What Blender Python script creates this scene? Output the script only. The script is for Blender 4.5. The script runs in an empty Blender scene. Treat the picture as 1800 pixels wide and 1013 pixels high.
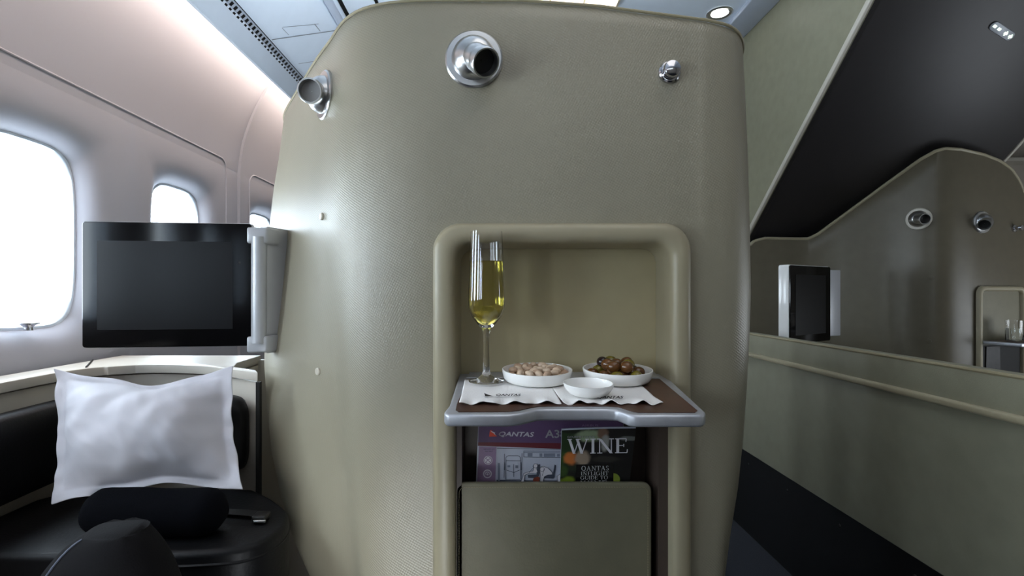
import bpy, bmesh, math, random
from mathutils import Vector, Matrix, noise
R = random.Random(7)
PI = math.pi
EYE = 1.0; F = 900.0; U0 = 870.0; V0 = 515.0
def P(u, v, Y): return Vector((Y*(u-U0)/F, Y, EYE - Y*(v-V0)/F))
sc = bpy.context.scene
C = sc.collection

# ------------------------------------------------------------------ materials
def lin(c):
    return tuple(((x/255)/12.92 if x/255 <= .04045 else ((x/255+.055)/1.055)**2.4) for x in c)
def mat(name, rgb, rough=.5, metal=0, var=.06, scale=20, bump=0, bscale=200, spec=.5, **kw):
    m = bpy.data.materials.new(name); m.use_nodes = True
    nt = m.node_tree; b = nt.nodes['Principled BSDF']
    c = lin(rgb)
    tc = nt.nodes.new('ShaderNodeTexCoord')
    n = nt.nodes.new('ShaderNodeTexNoise'); n.inputs['Scale'].default_value = scale; n.inputs['Detail'].default_value = 4
    nt.links.new(tc.outputs['Object'], n.inputs['Vector'])
    r = nt.nodes.new('ShaderNodeValToRGB')
    r.color_ramp.elements[0].position = .3; r.color_ramp.elements[1].position = .7
    r.color_ramp.elements[0].color = tuple(x*(1-var) for x in c)+(1,)
    r.color_ramp.elements[1].color = tuple(min(1, x*(1+var)) for x in c)+(1,)
    nt.links.new(n.outputs['Fac'], r.inputs['Fac']); nt.links.new(r.outputs['Color'], b.inputs['Base Color'])
    b.inputs['Roughness'].default_value = rough; b.inputs['Metallic'].default_value = metal
    b.inputs['Specular IOR Level'].default_value = spec
    for k, val in kw.items(): b.inputs[k].default_value = val
    if bump:
        n2 = nt.nodes.new('ShaderNodeTexNoise'); n2.inputs['Scale'].default_value = bscale; n2.inputs['Detail'].default_value = 3
        nt.links.new(tc.outputs['Object'], n2.inputs['Vector'])
        bp = nt.nodes.new('ShaderNodeBump'); bp.inputs['Strength'].default_value = bump; bp.inputs['Distance'].default_value = .002
        nt.links.new(n2.outputs['Fac'], bp.inputs['Height']); nt.links.new(bp.outputs['Normal'], b.inputs['Normal'])
    return m
def weave(name, rgb, rough, strength=.5, spec=.5):
    m = mat(name, rgb, rough, var=.04, scale=6, spec=spec)
    nt = m.node_tree; b = nt.nodes['Principled BSDF']
    uv = nt.nodes.new('ShaderNodeUVMap')
    mp = nt.nodes.new('ShaderNodeMapping'); mp.inputs['Rotation'].default_value = (0, 0, .5)
    v = nt.nodes.new('ShaderNodeTexVoronoi'); v.voronoi_dimensions = '2D'; v.inputs['Scale'].default_value = 210; v.inputs['Randomness'].default_value = .12
    bp = nt.nodes.new('ShaderNodeBump'); bp.inputs['Strength'].default_value = strength; bp.inputs['Distance'].default_value = .0012
    nt.links.new(uv.outputs['UV'], mp.inputs['Vector']); nt.links.new(mp.outputs['Vector'], v.inputs['Vector'])
    nt.links.new(v.outputs['Distance'], bp.inputs['Height']); nt.links.new(bp.outputs['Normal'], b.inputs['Normal'])
    return m
def emit(name, rgb, s):
    m = bpy.data.materials.new(name); m.use_nodes = True
    b = m.node_tree.nodes['Principled BSDF']; c = lin(rgb)
    b.inputs['Base Color'].default_value = c+(1,); b.inputs['Emission Color'].default_value = c+(1,); b.inputs['Emission Strength'].default_value = s
    return m
def pane_mat():
    m = bpy.data.materials.new('window_glass'); m.use_nodes = True
    nt = m.node_tree; nt.nodes.remove(nt.nodes['Principled BSDF'])
    t = nt.nodes.new('ShaderNodeBsdfTransparent'); g = nt.nodes.new('ShaderNodeBsdfGlossy'); g.inputs['Roughness'].default_value = .02
    mx = nt.nodes.new('ShaderNodeMixShader'); mx.inputs[0].default_value = .06
    nt.links.new(t.outputs[0], mx.inputs[1]); nt.links.new(g.outputs[0], mx.inputs[2])
    nt.links.new(mx.outputs[0], nt.nodes['Material Output'].inputs[0])
    return m
def glass_mat(name, rgb, ior=1.45):
    m = bpy.data.materials.new(name); m.use_nodes = True
    b = m.node_tree.nodes['Principled BSDF']
    b.inputs['Base Color'].default_value = tuple(rgb)+(1,); b.inputs['Transmission Weight'].default_value = 1
    b.inputs['Roughness'].default_value = 0; b.inputs['IOR'].default_value = ior
    return m

M = dict(
 shell=weave('olive_woven_vinyl', (144, 138, 119), .36, .5, .75),
 olive=mat('olive_vinyl', (142, 139, 119), .42, bump=.15, bscale=500),
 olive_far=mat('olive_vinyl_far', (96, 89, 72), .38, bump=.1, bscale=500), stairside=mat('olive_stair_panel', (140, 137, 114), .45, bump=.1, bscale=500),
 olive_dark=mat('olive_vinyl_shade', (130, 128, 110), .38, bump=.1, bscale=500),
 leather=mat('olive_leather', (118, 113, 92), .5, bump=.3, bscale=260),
 frame=mat('beige_frame', (158, 149, 124), .38, var=.03),
 recess=mat('recess_beige', (166, 155, 122), .5, var=.03),
 piping=mat('tan_piping', (150, 140, 112), .5),
 brown=mat('dark_brown', (74, 62, 54), .5),
 wood=mat('walnut', (70, 45, 34), .4, var=.35, scale=14),
 alu=mat('brushed_aluminium', (186, 188, 194), .42, .6, var=.05, scale=60),
 silver=mat('satin_silver', (205, 205, 205), .28, 1, var=.03),
 chrome=mat('chrome', (200, 200, 205), .14, 1, var=.02),
 black=mat('black_plastic', (10, 10, 11), .4),
 gap=mat('dark_gap', (22, 21, 20), .7),
 screen=mat('screen_glass', (13, 13, 15), .3, spec=.16, scale=2),
 bezel=mat('gloss_black_bezel', (4, 4, 5), .1, spec=.2),
 white=mat('white_porcelain', (240, 239, 236), .15, var=.01),
 cotton=mat('white_cotton', (186, 184, 190), .8, var=.02, bump=.15, bscale=90),
 paper=mat('white_paper_napkin', (236, 234, 232), .85, var=.02, bump=.3, bscale=300),
 wall=mat('cabin_lining', (164, 163, 170), .5, var=.015, scale=3, bump=.05, bscale=400),
 wallseam=mat('lining_seam', (172, 170, 178), .5),
 ceil=mat('ceiling_panel', (212, 222, 234), .5, var=.015),
 ceil2=mat('ceiling_panel_grey', (170, 178, 192), .4, var=.02),
 grey=mat('grey_metal', (142, 146, 152), .4, .3),
 cream=mat('cream_console', (188, 180, 168), .4, var=.02),
 blackleather=mat('black_leather', (9, 9, 11), .48, spec=.22, bump=.25, bscale=150),
 blanket=mat('navy_fleece', (6, 7, 12), .95, spec=.08, bump=.6, bscale=400),
 bag=mat('charcoal_nylon', (15, 14, 16), .85, spec=.15, bump=.3, bscale=500),
 carpet=mat('blue_grey_carpet', (34, 37, 45), .95, var=.3, scale=250, bump=.6, bscale=400),
 slab=mat('dark_grey_laminate', (42, 39, 39), .44, var=.05),
 trim=mat('pale_trim', (196, 190, 176), .35, var=.02),
 lampgrey=mat('lamp_lens', (150, 148, 146), .3), silverpaint=mat('silver_paint', (182, 184, 188), .35, .25, var=.02),
 lampon=emit('lamp_on', (255, 252, 244), 9), lampdim=emit('panel_light', (255, 244, 220), 1.1),
 pane=pane_mat(), glass=glass_mat('clear_glass', (1, 1, 1)), wine=glass_mat('champagne', (.86, .78, .22), 1.34),
 water=glass_mat('water', (.95, 1, 1), 1.33),
 nut=mat('nut_skin', (178, 150, 126), .5, var=.2, scale=50, bump=.3, bscale=120),
 nut2=mat('pale_nut', (206, 182, 158), .5, var=.15, scale=60, bump=.3, bscale=120),
 olg=mat('green_olive', (108, 96, 34), .18, var=.2, scale=60), olb=mat('brown_olive', (92, 58, 28), .16, var=.25, scale=60),
 olk=mat('black_olive', (34, 20, 22), .16, var=.25, scale=60),
 purple=mat('card_purple', (92, 68, 104), .35, var=.03), maroon=mat('card_maroon', (104, 34, 44), .35), mauve=mat('card_mauve', (150, 124, 156), .35, var=.02),
 cardwhite=mat('card_paper', (190, 194, 208), .35, var=.01), ink=mat('grey_ink', (70, 76, 92), .5), ink2=mat('pale_ink', (128, 134, 152), .5),
 textwhite=mat('text_white', (226, 222, 228), .4, var=.01), emblem=mat('emblem_red', (214, 70, 40), .4), redbag=mat('drawn_bag', (140, 62, 44), .5),
 textgrey=mat('text_silver', (176, 176, 176), .4), coverblack=mat('cover_black', (8, 8, 9), .25), lime=mat('lime_slice', (118, 132, 46), .35), napink=mat('napkin_print', (40, 34, 34), .7),
)

# ------------------------------------------------------------------ mesh helpers
class MB:
    def __init__(s): s.v = []; s.f = []; s.uv = None
    def add(s, vs, fs):
        n = len(s.v); s.v += [tuple(p) for p in vs]; s.f += [tuple(i+n for i in f) for f in fs]; return s
    def grid(s, rows, closed=False, flip=False):
        n = len(s.v); h = len(rows); w = len(rows[0])
        for r in rows: s.v += [tuple(p) for p in r]
        for i in range(h-1):
            for j in range(w if closed else w-1):
                k = (j+1) % w; q = (n+i*w+j, n+i*w+k, n+(i+1)*w+k, n+(i+1)*w+j)
                s.f.append(q[::-1] if flip else q)
        return s
    def poly(s, pts):
        n = len(s.v); s.v += [tuple(p) for p in pts]; s.f.append(tuple(range(n, n+len(pts)))); return s
    def prism(s, pts, d):
        d = Vector(d); n = len(s.v); k = len(pts)
        s.v += [tuple(p) for p in pts] + [tuple(Vector(p)+d) for p in pts]
        s.f.append(tuple(range(n, n+k))); s.f.append(tuple(range(n+2*k-1, n+k-1, -1)))
        for i in range(k): j = (i+1) % k; s.f.append((n+i, n+k+i, n+k+j, n+j))
        return s
    def box(s, a, b):
        x0, y0, z0 = a; x1, y1, z1 = b
        return s.prism([(x0, y0, z0), (x1, y0, z0), (x1, y1, z0), (x0, y1, z0)], (0, 0, z1-z0))
    def lathe(s, prof, n=32, M4=None, caps=True):
        M4 = M4 or Matrix(); rows = []
        for r, z in prof: rows.append([M4 @ Vector((r*math.cos(2*PI*i/n), r*math.sin(2*PI*i/n), z)) for i in range(n)])
        b = len(s.v); s.grid(rows, closed=True)
        if caps:
            s.f.append(tuple(range(b+n-1, b-1, -1))); e = b+n*(len(rows)-1); s.f.append(tuple(range(e, e+n)))
        return s
    def tube(s, path, r, n=10, caps=True, closed=False):
        path = [Vector(p) for p in path]; k = len(path); rows = []; prev = None
        for i, p in enumerate(path):
            a = path[(i-1) % k] if (closed or i > 0) else p; c = path[(i+1) % k] if (closed or i < k-1) else p
            t = (c-a).normalized()
            if prev is None:
                prev = t.orthogonal().normalized()
            prev = (prev - t*prev.dot(t)).normalized(); w = t.cross(prev)
            rr = r[i] if isinstance(r, (list, tuple)) else r
            rows.append([p + prev*rr*math.cos(2*PI*j/n) + w*rr*math.sin(2*PI*j/n) for j in range(n)])
        b = len(s.v)
        if closed: rows.append(rows[0])
        s.grid(rows, closed=True)
        if caps and not closed:
            s.f.append(tuple(range(b+n-1, b-1, -1))); e = b+n*(len(rows)-1); s.f.append(tuple(range(e, e+n)))
        return s
    def ball(s, c, r, nu=20, nv=12, p=1.0):
        rx, ry, rz = r if isinstance(r, (tuple, list)) else (r, r, r); rows = []
        sg = lambda x: math.copysign(abs(x)**p, x)
        for i in range(nv+1):
            th = -PI/2 + PI*i/nv
            rows.append([(c[0]+rx*sg(math.cos(th))*sg(math.cos(2*PI*j/nu)), c[1]+ry*sg(math.cos(th))*sg(math.sin(2*PI*j/nu)), c[2]+rz*sg(math.sin(th))) for j in range(nu)])
        return s.grid(rows, closed=True)
    def build(s, name, m, parent=None, bevel=0, seg=3, smooth=None, origin=None, angle=35, subsurf=0):
        me = bpy.data.meshes.new(name); me.from_pydata(s.v, [], s.f); me.update()
        bm = bmesh.new(); bm.from_mesh(me)
        bmesh.ops.remove_doubles(bm, verts=bm.verts, dist=1e-6)
        bmesh.ops.recalc_face_normals(bm, faces=bm.faces)
        if bevel:
            es = [e for e in bm.edges if len(e.link_faces) == 2 and e.calc_face_angle(0) > .6]
            bmesh.ops.bevel(bm, geom=es, offset=bevel, segments=seg, profile=.5, affect='EDGES', clamp_overlap=True)
        bm.to_mesh(me); bm.free()
        me.materials.append(m)
        for p in me.polygons: p.use_smooth = True
        if smooth is not False:
            try: me.set_sharp_from_angle(angle=math.radians(angle))
            except Exception: pass
        o = bpy.data.objects.new(name, me); C.objects.link(o)
        if parent is not None:
            o.parent = parent
            if parent.type == 'EMPTY' and not parent.get('_local'): o.location = -parent.location
        elif origin is not None:
            me.transform(Matrix.Translation(-Vector(origin))); o.location = origin
        if subsurf:
            md = o.modifiers.new('smooth', 'SUBSURF'); md.levels = subsurf; md.render_levels = subsurf
        return o
LAB = []
def tag(o, label, cat, group=None, kind=None):
    o['label'] = label; o['category'] = cat
    if group: o['group'] = group
    if kind: o['kind'] = kind
    return o
def thing(name, label, cat, loc=(0, 0, 0), group=None, local=False):
    o = bpy.data.objects.new(name, None); C.objects.link(o); o.location = loc; o.empty_display_size = .05
    if local: LAB.append(o); o['_local'] = 1
    return tag(o, label, cat, group)
def rrect(x0, z0, x1, z1, r, n=6, top_only=False):
    pts = []
    cs = [(x1-r, z1-r, 0), (x0+r, z1-r, 90), (x0+r, z0+r, 180), (x1-r, z0+r, 270)]
    for i, (cx, cz, a) in enumerate(cs):
        if top_only and i >= 2:
            pts.append((x0, z0) if i == 2 else (x1, z0)); continue
        for k in range(n+1):
            t = math.radians(a+90*k/n); pts.append((cx+r*math.cos(t), cz+r*math.sin(t)))
    return pts
def interp(xs, ys, x):
    if x <= xs[0]: return ys[0]
    for i in range(len(xs)-1):
        if x <= xs[i+1]:
            t = (x-xs[i])/(xs[i+1]-xs[i]); return ys[i]+t*(ys[i+1]-ys[i])
    return ys[-1]
def catmull(pts, n=8):
    out = []; k = len(pts); pts = [Vector(p) for p in pts]
    for i in range(k-1):
        a, b, c, d = pts[max(i-1, 0)], pts[i], pts[i+1], pts[min(i+2, k-1)]
        for j in range(n):
            t = j/n
            out.append(.5*((2*b)+(c-a)*t+(2*a-5*b+4*c-d)*t*t+(3*b-a-3*c+d)*t**3))
    out.append(pts[-1]); return out
def look_matrix(pos, zdir, up=(0, 0, 1)):
    z = Vector(zdir).normalized(); x = Vector(up).cross(z)
    x = x.normalized() if x.length > 1e-5 else Vector((1, 0, 0)); y = z.cross(x)
    return Matrix.Translation(pos) @ Matrix((x, y, z)).transposed().to_4x4()

# ------------------------------------------------------------------ the setting
XW = -1.2
PROF = [(-1.16, 0), (-1.2, .3), (-1.2, .74), (-1.2, 1.56), (-1.195, 1.62), (-1.185, 1.68), (-1.169, 1.74), (-1.148, 1.80), (-1.120, 1.865), (-1.085, 1.93), (-1.045, 1.99), (-.99, 2.035), (-.835, 2.066)]
Y0, Y1 = -2.6, 4.6
WZ0, WZ1 = .905, 1.412
WY = [-1.198, -.558, .082, .722, 1.362, 2.0, 2.715, 3.355]
HW = .158; CELL = .3; CZ0, CZ1 = .74, 1.56
w = MB()
w.grid([[(x, Y0+(Y1-Y0)*j/24, z) for x, z in PROF[:3]] for j in range(25)])
w.grid([[(x, Y0+(Y1-Y0)*j/24, z) for x, z in PROF[3:]] for j in range(25)])
edges = [Y0]
for c in WY: edges += [c-CELL, c+CELL]
edges.append(Y1)
for i in range(0, len(edges), 2):
    e0, e1 = edges[i]-.004, edges[i+1]+.004; w.poly([(XW-.0008, e0, CZ0-.004), (XW-.0008, e1, CZ0-.004), (XW-.0008, e1, CZ1+.004), (XW-.0008, e0, CZ1+.004)])
def win_loop(cy, hw, z0, z1, pw, x, n=64):
    cz = (z0+z1)/2; hz = (z1-z0)/2; out = []
    for k in range(n):
        a = 2*PI*k/n; c, s_ = math.cos(a), math.sin(a)
        out.append(Vector((x, cy+hw*math.copysign(abs(c)**(2/pw), c), cz+hz*math.copysign(abs(s_)**(2/pw), s_))))
    return out
def rect_loop(cy, n=64):
    cz = (CZ0+CZ1)/2; hz = (CZ1-CZ0)/2; out = []
    for k in range(n):
        a = 2*PI*k/n; c, s_ = math.cos(a), math.sin(a)
        q = max(abs(c), abs(s_)); out.append(Vector((XW, cy+CELL*c/q, cz+hz*s_/q)))
    return out
for c in WY:
    A = rect_loop(c); B = win_loop(c, HW, WZ0, WZ1, 4.2, XW)
    rows = [A]
    for t, dx in ((.25, 0), (.45, .0), (.6, .004), (.72, .011), (.82, .021), (.91, .034), (1, .05)):
        rows.append([A[k].lerp(B[k], t)-Vector((dx, 0, 0)) for k in range(64)])
    w.grid(rows, closed=True)
o = w.build('wall_left', M['wall'], angle=50); tag(o, 'pale pinkish grey curved cabin side wall with rounded windows', 'wall', kind='structure')
for i, c in enumerate(WY):
    fr = MB()
    L = [win_loop(c, HW+.004, WZ0-.004, WZ1+.004, 4.2, XW-.047), win_loop(c, HW-.004, WZ0+.004, WZ1-.004, 4.2, XW-.047), win_loop(c, HW-.01, WZ0+.01, WZ1-.01, 4.2, XW-.055), win_loop(c, HW-.014, WZ0+.014, WZ1-.014, 4.2, XW-.1), win_loop(c, HW+.01, WZ0-.01, WZ1+.01, 4.2, XW-.1)]
    fr.grid(L, closed=True)
    wn = fr.build('window_%d' % (i+1), M['ceil'], angle=50)
    place = {4: 'big rounded cabin window nearest the camera at the far left', 5: 'second rounded cabin window, partly behind the black monitor', 6: 'small rounded cabin window just beside the olive suite shell'}
    tag(wn, place.get(i, 'rounded cabin window along the side wall outside the view %d rows back' % abs(i-5)), 'window', kind='structure')
    MB().poly(win_loop(c, HW-.003, WZ0+.003, WZ1-.003, 4.2, XW-.085)).build('pane', M['pane'], wn)
    L_ = bpy.data.lights.new('window_portal', 'AREA'); L_.shape = 'RECTANGLE'; L_.size = .34; L_.size_y = .54
    L_.cycles.is_portal = True
    lo = bpy.data.objects.new('window_portal', L_); C.objects.link(lo); lo.location = (XW-.12, c, (WZ0+WZ1)/2)
    lo.rotation_euler = (0, -PI/2, 0)
# wall panel seams (ridges following the lining)
def prof_at(z):
    return interp([p[1] for p in PROF], [p[0] for p in PROF], z)
sm = MB()
def ridge(ya, yb, zt, r, zb=.80, mid=None):
    path = []
    if ya is not None:
        path += [(prof_at(z), ya, z) for z in [zb+(zt-r-zb)*k/8 for k in range(9)]]
        path += [(prof_at(zt-r+r*math.sin(t)), ya+r-r*math.cos(t), zt-r+r*math.sin(t)) for t in [PI/2*k/6 for k in range(1, 7)]]
    else: path.append((prof_at(zt), Y0, zt))
    path.append((prof_at(zt), yb-r, zt))
    path += [(prof_at(zt-r+r*math.cos(t)), yb-r+r*math.sin(t), zt-r+r*math.cos(t)) for t in [PI/2*k/6 for k in range(1, 7)]]
    path += [(prof_at(z), yb, z) for z in [zt-r+(zb-zt+r)*k/8 for k in range(1, 9)]]
    return path
sm.tube(ridge(None, 2.285, 1.592, .05), .0038, 8)
o = sm.build('trim_1', M['wallseam']); tag(o, 'raised seam line running around the side wall window panel', 'trim', kind='structure')
o = MB().tube(ridge(2.5, 4.3, 1.585, .06), .0038, 8).build('trim_2', M['wallseam']); tag(o, 'seam outline around the farther window panel beside suite shell', 'trim', kind='structure')
jt = MB()
jp = [(x+.011, z) for x, z in PROF]
jt.grid([[(x, yy, z) for x, z in jp] for yy in (2.385, 2.39, 2.425, 2.43)])
jt.v = [((x-.018, y, z) if (y < 2.3851 or y > 2.4299) else (x, y, z)) for x, y, z in jt.v]
o = jt.build('trim_3', M['wall'], angle=60); tag(o, 'vertical joint strip between two curved side wall panels', 'trim', kind='structure')
o = MB().box((-1.215, Y0, 0), (-1.172, Y1, .09)).build('baseboard_left', M['grey']); tag(o, 'grey base strip along the side wall', 'baseboard', kind='structure')

# ceiling
CP = [(-.955, 1.907), (-.93, 1.973), (-.893, 2.006), (-.70, 2.204), (-.62, 2.272), (-.5, 2.345), (-.3, 2.44), (0, 2.52), (.4, 2.555), (.9, 2.56), (1.33, 2.56), (1.5, 2.56), (3.4, 2.56)]
o = MB().grid([[(x, Y0+(Y1-Y0)*j/12, z) for x, z in CP] for j in range(13)]).build('ceiling', M['ceil'], angle=60)
tag(o, 'pale blue grey vaulted cabin ceiling', 'ceiling', kind='structure')
o = MB().prism([(-.955, Y0, 1.905), (-.957, Y0, 1.912), (-.925, Y0, 1.985), (-.89, Y0, 2.018), (-.885, Y0, 2.012), (-.92, Y0, 1.975), (-.945, Y0, 1.905)], (0, Y1-Y0, 0)).build('trim_4', M['ceil'], angle=30)
tag(o, 'ceiling edge panel below the perforated vent hiding the warm cove light', 'trim', kind='structure')
def strip_on(x0, z0, x1, z1, ya, yb, off=.002):
    d = Vector((x1-x0, 0, z1-z0)).normalized(); n = Vector((d.z, 0, -d.x)) * off
    return [Vector((x0, ya, z0))+n, Vector((x1, ya, z1))+n, Vector((x1, yb, z1))+n, Vector((x0, yb, z0))+n]
def slope_pt(u, v, off=.003):
    a = Vector((-.893, 0, 2.006)); d = Vector((.193, 0, .198)); n = Vector((d.z, 0, -d.x)).normalized()
    ray = Vector(((u-U0)/F, 1, -(v-V0)/F)); o_ = Vector((0, 0, EYE))
    t = (a+n*off-o_).dot(n)/ray.dot(n); return o_+ray*t
sl = MB()
for a, b, wd in (((478, 70), (602, 52), 1.3), ((497, 48), (545, 44), .8), ((545, 44), (560, 42), .8), ((496, 49), (508, 62), .9), ((553, 42), (563, 55), 1.2), ((525, 112), (566, 106), .8)):
    p, q = Vector(a), Vector(b); n = Vector((-(q-p).y, (q-p).x)).normalized()*wd*.5
    sl.poly([slope_pt(*(p+n)), slope_pt(*(q+n)), slope_pt(*(q-n)), slope_pt(*(p-n))])
o = sl.build('trim_5', M['grey']); tag(o, 'thin panel seams and hatch outline in the sloping ceiling', 'trim', kind='structure')
rail = MB().tube([(-.685, Y0, 2.2), (-.685, Y1, 2.2)], .018, 12)
o = rail.build('trim_6', M['ceil2']); tag(o, 'round grey ceiling rail beside a dark gap', 'trim', kind='structure')
dk = MB()
dk.poly(strip_on(-.665, 2.234, -.652, 2.245, Y0, Y1, .004)); dk.poly(strip_on(-.545, 2.3175, -.532, 2.3255, Y0, Y1, .004))
o = dk.build('trim_7', M['black']); tag(o, 'dark gaps between the ceiling panels above the shell', 'trim', kind='structure')
o = MB().box((1.345, Y0, 2.535), (1.5, Y1, 2.559)).build('trim_8', M['ceil2'], bevel=.008); tag(o, 'blue grey ceiling edge strip beside the small round downlight', 'trim', kind='structure')
o = MB().poly([(-1.2, Y0, 0), (3.4, Y0, 0), (3.4, Y1, 0), (-1.2, Y1, 0)]).build('floor', M['carpet']); tag(o, 'dark blue grey carpeted aisle floor', 'floor', kind='structure')
o = MB().box((3.4, Y0, 0), (3.45, Y1, 2.56)).build('wall_right', M['cream']); tag(o, 'cream cabin wall far to the right beyond the stairs', 'wall', kind='structure')
o = MB().box((-1.3, Y1, 0), (3.45, Y1+.05, 2.6)).build('wall_front', M['cream']); tag(o, 'forward cabin bulkhead hidden behind the suites', 'wall', kind='structure')
o = MB().box((-1.3, Y0-.05, 0), (3.45, Y0, 2.6)).build('wall_back', M['cream']); tag(o, 'rear cabin bulkhead behind the camera', 'wall', kind='structure')

# perforated vent in the ceiling edge
va, vb = Vector((-.93, 0, 1.973)), Vector((-.893, 0, 2.006)); vd = (vb-va); vn = Vector((vd.z, 0, -vd.x)).normalized()
vt = thing('air_vent', 'long perforated grey air vent strip along the ceiling edge', 'vent', (-.91, 1.0, 1.99))
q = MB()
q.prism([va+vn*.001+Vector((0, -1, 0)), vb+vn*.001+Vector((0, -1, 0)), vb+vn*.004+Vector((0, -1, 0)), va+vn*.004+Vector((0, -1, 0))], (0, 5.4, 0))
q.build('grille', M['ceil2'], vt)
h = MB()
for row in range(2):
    a = .12+row*.39
    for k in range(140):
        y = .6+k*.027+row*.0135
        if k % 38 in (0, 1): continue
        p0, p1 = va+vd*a+vn*.0048, va+vd*(a+.30)+vn*.0048
        h.poly([p0+Vector((0, y, 0)), p1+Vector((0, y, 0)), p1+Vector((0, y+.0145, 0)), p0+Vector((0, y+.0145, 0))])
hh = h.build('grille_pattern', M['black'], vt)
h = MB(); p0, p1 = va+vd*.93+vn*.0048, va+vd*1.0+vn*.0048
h.poly([p0+Vector((0, -1, 0)), p1+Vector((0, -1, 0)), p1+Vector((0, 4.4, 0)), p0+Vector((0, 4.4, 0))]).build('edge_line', M['black'], vt)

# ceiling lights
dl = P(1265, 22, 2.85); dl.z = 2.555
t = thing('downlight', 'small round lit downlight in the ceiling above the shell', 'light', dl)
MB().lathe([(.047, 0), (.062, -.004), (.07, 0), (.07, .004)], 32, Matrix.Translation(dl), caps=False).build('ring', M['silver'], t)
MB().lathe([(.046, .001), (.03, -.004), (.001, -.006)], 32, Matrix.Translation(dl)).build('lens', M['lampon'], t)
t = thing('ceiling_light', 'cream ceiling light panel peeking over the top of the shell', 'light', (.35, 2.6, 2.55))
MB().box((.1, 2.35, 2.535), (.66, 2.76, 2.56)).build('frame', M['trim'], t, bevel=.004)
mb = MB()
for k in range(3): mb.box((.115+k*.18, 2.36, 2.528), (.285+k*.18, 2.75, 2.5345))
mb.build('diffuser', M['lampdim'], t)
sp = slope_pt(547, 122, .0)
t = thing('spot_lamp', 'tiny white round spot lamp next to the ceiling vent', 'light', sp)
mm = look_matrix(sp, (.198, 0, -.193))
MB().lathe([(.02, 0), (.02, .012), (.015, .02), (.001, .023)], 20, mm).build('housing', M['silver'], t)
MB().lathe([(.012, .0205), (.011, .0235), (.001, .026)], 16, mm).build('lens', M['lampon'], t)

# ------------------------------------------------------------------ olive suite shell in the middle
LEFT = [(-.18, 1.004), (-.235, 1.016), (-.288, 1.040), (-.340, 1.085), (-.40, 1.163), (-.473, 1.26), (-.611, 1.458), (-.72, 1.62), (-.765, 1.72), (-.785, 1.85)]
RIGHT = [(.42, 1.0), (.475, 1.009), (.515, 1.037), (.541, 1.086), (.552, 1.15), (.556, 1.3), (.556, 1.85)]
SIL = ([150, 200, 260, 330, 420, 500, 640, 740, 830, 950, 1013, 1100, 1300], [520, 501, 494, 483, 474, 471, 471, 479, 490, 520, 545, 590, 690])
def gd(z): t = min(1, max(0, (z-.45)/.95)); return .36+.64*t*t*(3-2*t)
def kl(z):
    ys = 1+.62*gd(z); v = V0-(z-EYE)*F/ys
    return ((interp(SIL[0], SIL[1], v)-U0)/F*ys+.14)/(-.72+.14)
def kr(z): return interp([0, .4, .53, .63, .79, .9, 1.0, 1.12, 1.29, 1.4, 1.5], [.83, .893, .926, .96, .982, .993, 1, .996, .987, .978, .968], z)
def sh_xy(p, z):
    x, y = p
    if x < 0: y = 1+(y-1)*gd(z)
    if x < -.12: q = min(1, (-.12-x)/.3); q = q*q*(3-2*q); x = x+(-.14+(x+.14)*kl(z)-x)*q
    elif x > .385: q = min(1, (x-.385)/.15); q = q*q*(3-2*q); x = x*(1+(kr(z)-1)*q)
    return x, y
HX0, HX1, HZ = -.098, .362, 1.118   # opening behind the alcove frame
lc = [tuple(p) for p in catmull([(-.09, 1.0), (-.13, 1.0)]+LEFT, 6)][6:]
rc = [tuple(p) for p in catmull([(.395, 1.0)]+RIGHT, 6)]
plan = lc[::-1]+[(HX0, 1.0), (HX0+.15, 1.0), (HX0+.3, 1.0), (HX1, 1.0)]+rc
iH0 = len(lc); iH1 = iH0+3
def ztop(p):
    if p[0] < .05: return 1.567
    return interp([.05, .2, .4, .46, .5, .53, .56], [1.567, 1.556, 1.530, 1.522, 1.515, 1.505, 1.50], p[0])
zs = [0, .1, .2, .3, .4, .5, .6, .7, .8, .9, 1.0, 1.06, HZ, 1.17, 1.22, 1.28, 1.34, 1.4, 1.44, .96, .985, 1.0]
rows = []
for i, z in enumerate(zs):
    r = []
    for p in plan:
        zt = ztop(p)
        zz = z if i < 19 else 1.44+(zt-1.44)*[.4, .75, 1.0][i-19]
        x, y = sh_xy(p, zz); r.append((x, y, zz))
    rows.append(r)
# rounded shoulder and top
top = rows[-1]; cx, cy = -.05, 1.5
def inset(r, t, dz): return [(x+(cx-x)*t, y+(cy-y)*t, z+dz) for x, y, z in r]
rows += [inset(top, .012, .006), inset(top, .04, .009), inset(top, .3, .012), inset(top, .97, .012)]
# arc length for the woven pattern
arc = [0]
for a, b in zip(plan, plan[1:]): arc.append(arc[-1]+math.hypot(b[0]-a[0], b[1]-a[1]))
W_ = len(plan); verts = [p for r in rows for p in r]; faces = []
for i in range(len(rows)-1):
    for j in range(W_):
        if iH0 <= j < iH1 and i < 12: continue
        k = (j+1) % W_; faces.append((i*W_+j, i*W_+k, (i+1)*W_+k, (i+1)*W_+j))
shell = thing('suite_shell', 'big olive woven suite shell in the middle with reading lamps and alcove', 'suite shell', (-.05, 1.45, 0))
me = bpy.data.meshes.new('shell_panel'); me.from_pydata(verts, [], faces); me.update()
uvl = me.uv_layers.new(name='UVMap')
for lp in me.loops: uvl.data[lp.index].uv = (arc[lp.vertex_index % W_], verts[lp.vertex_index][2])
for p in me.polygons: p.use_smooth = True
me.materials.append(M['shell'])
so = bpy.data.objects.new('shell_panel', me); C.objects.link(so); so.parent = shell; so.location = -shell.location
MB().tube([Vector(p)+Vector((0, -.001, .004)) for p in top], .003, 8).build('edge_piping', M['piping'], shell)
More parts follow.
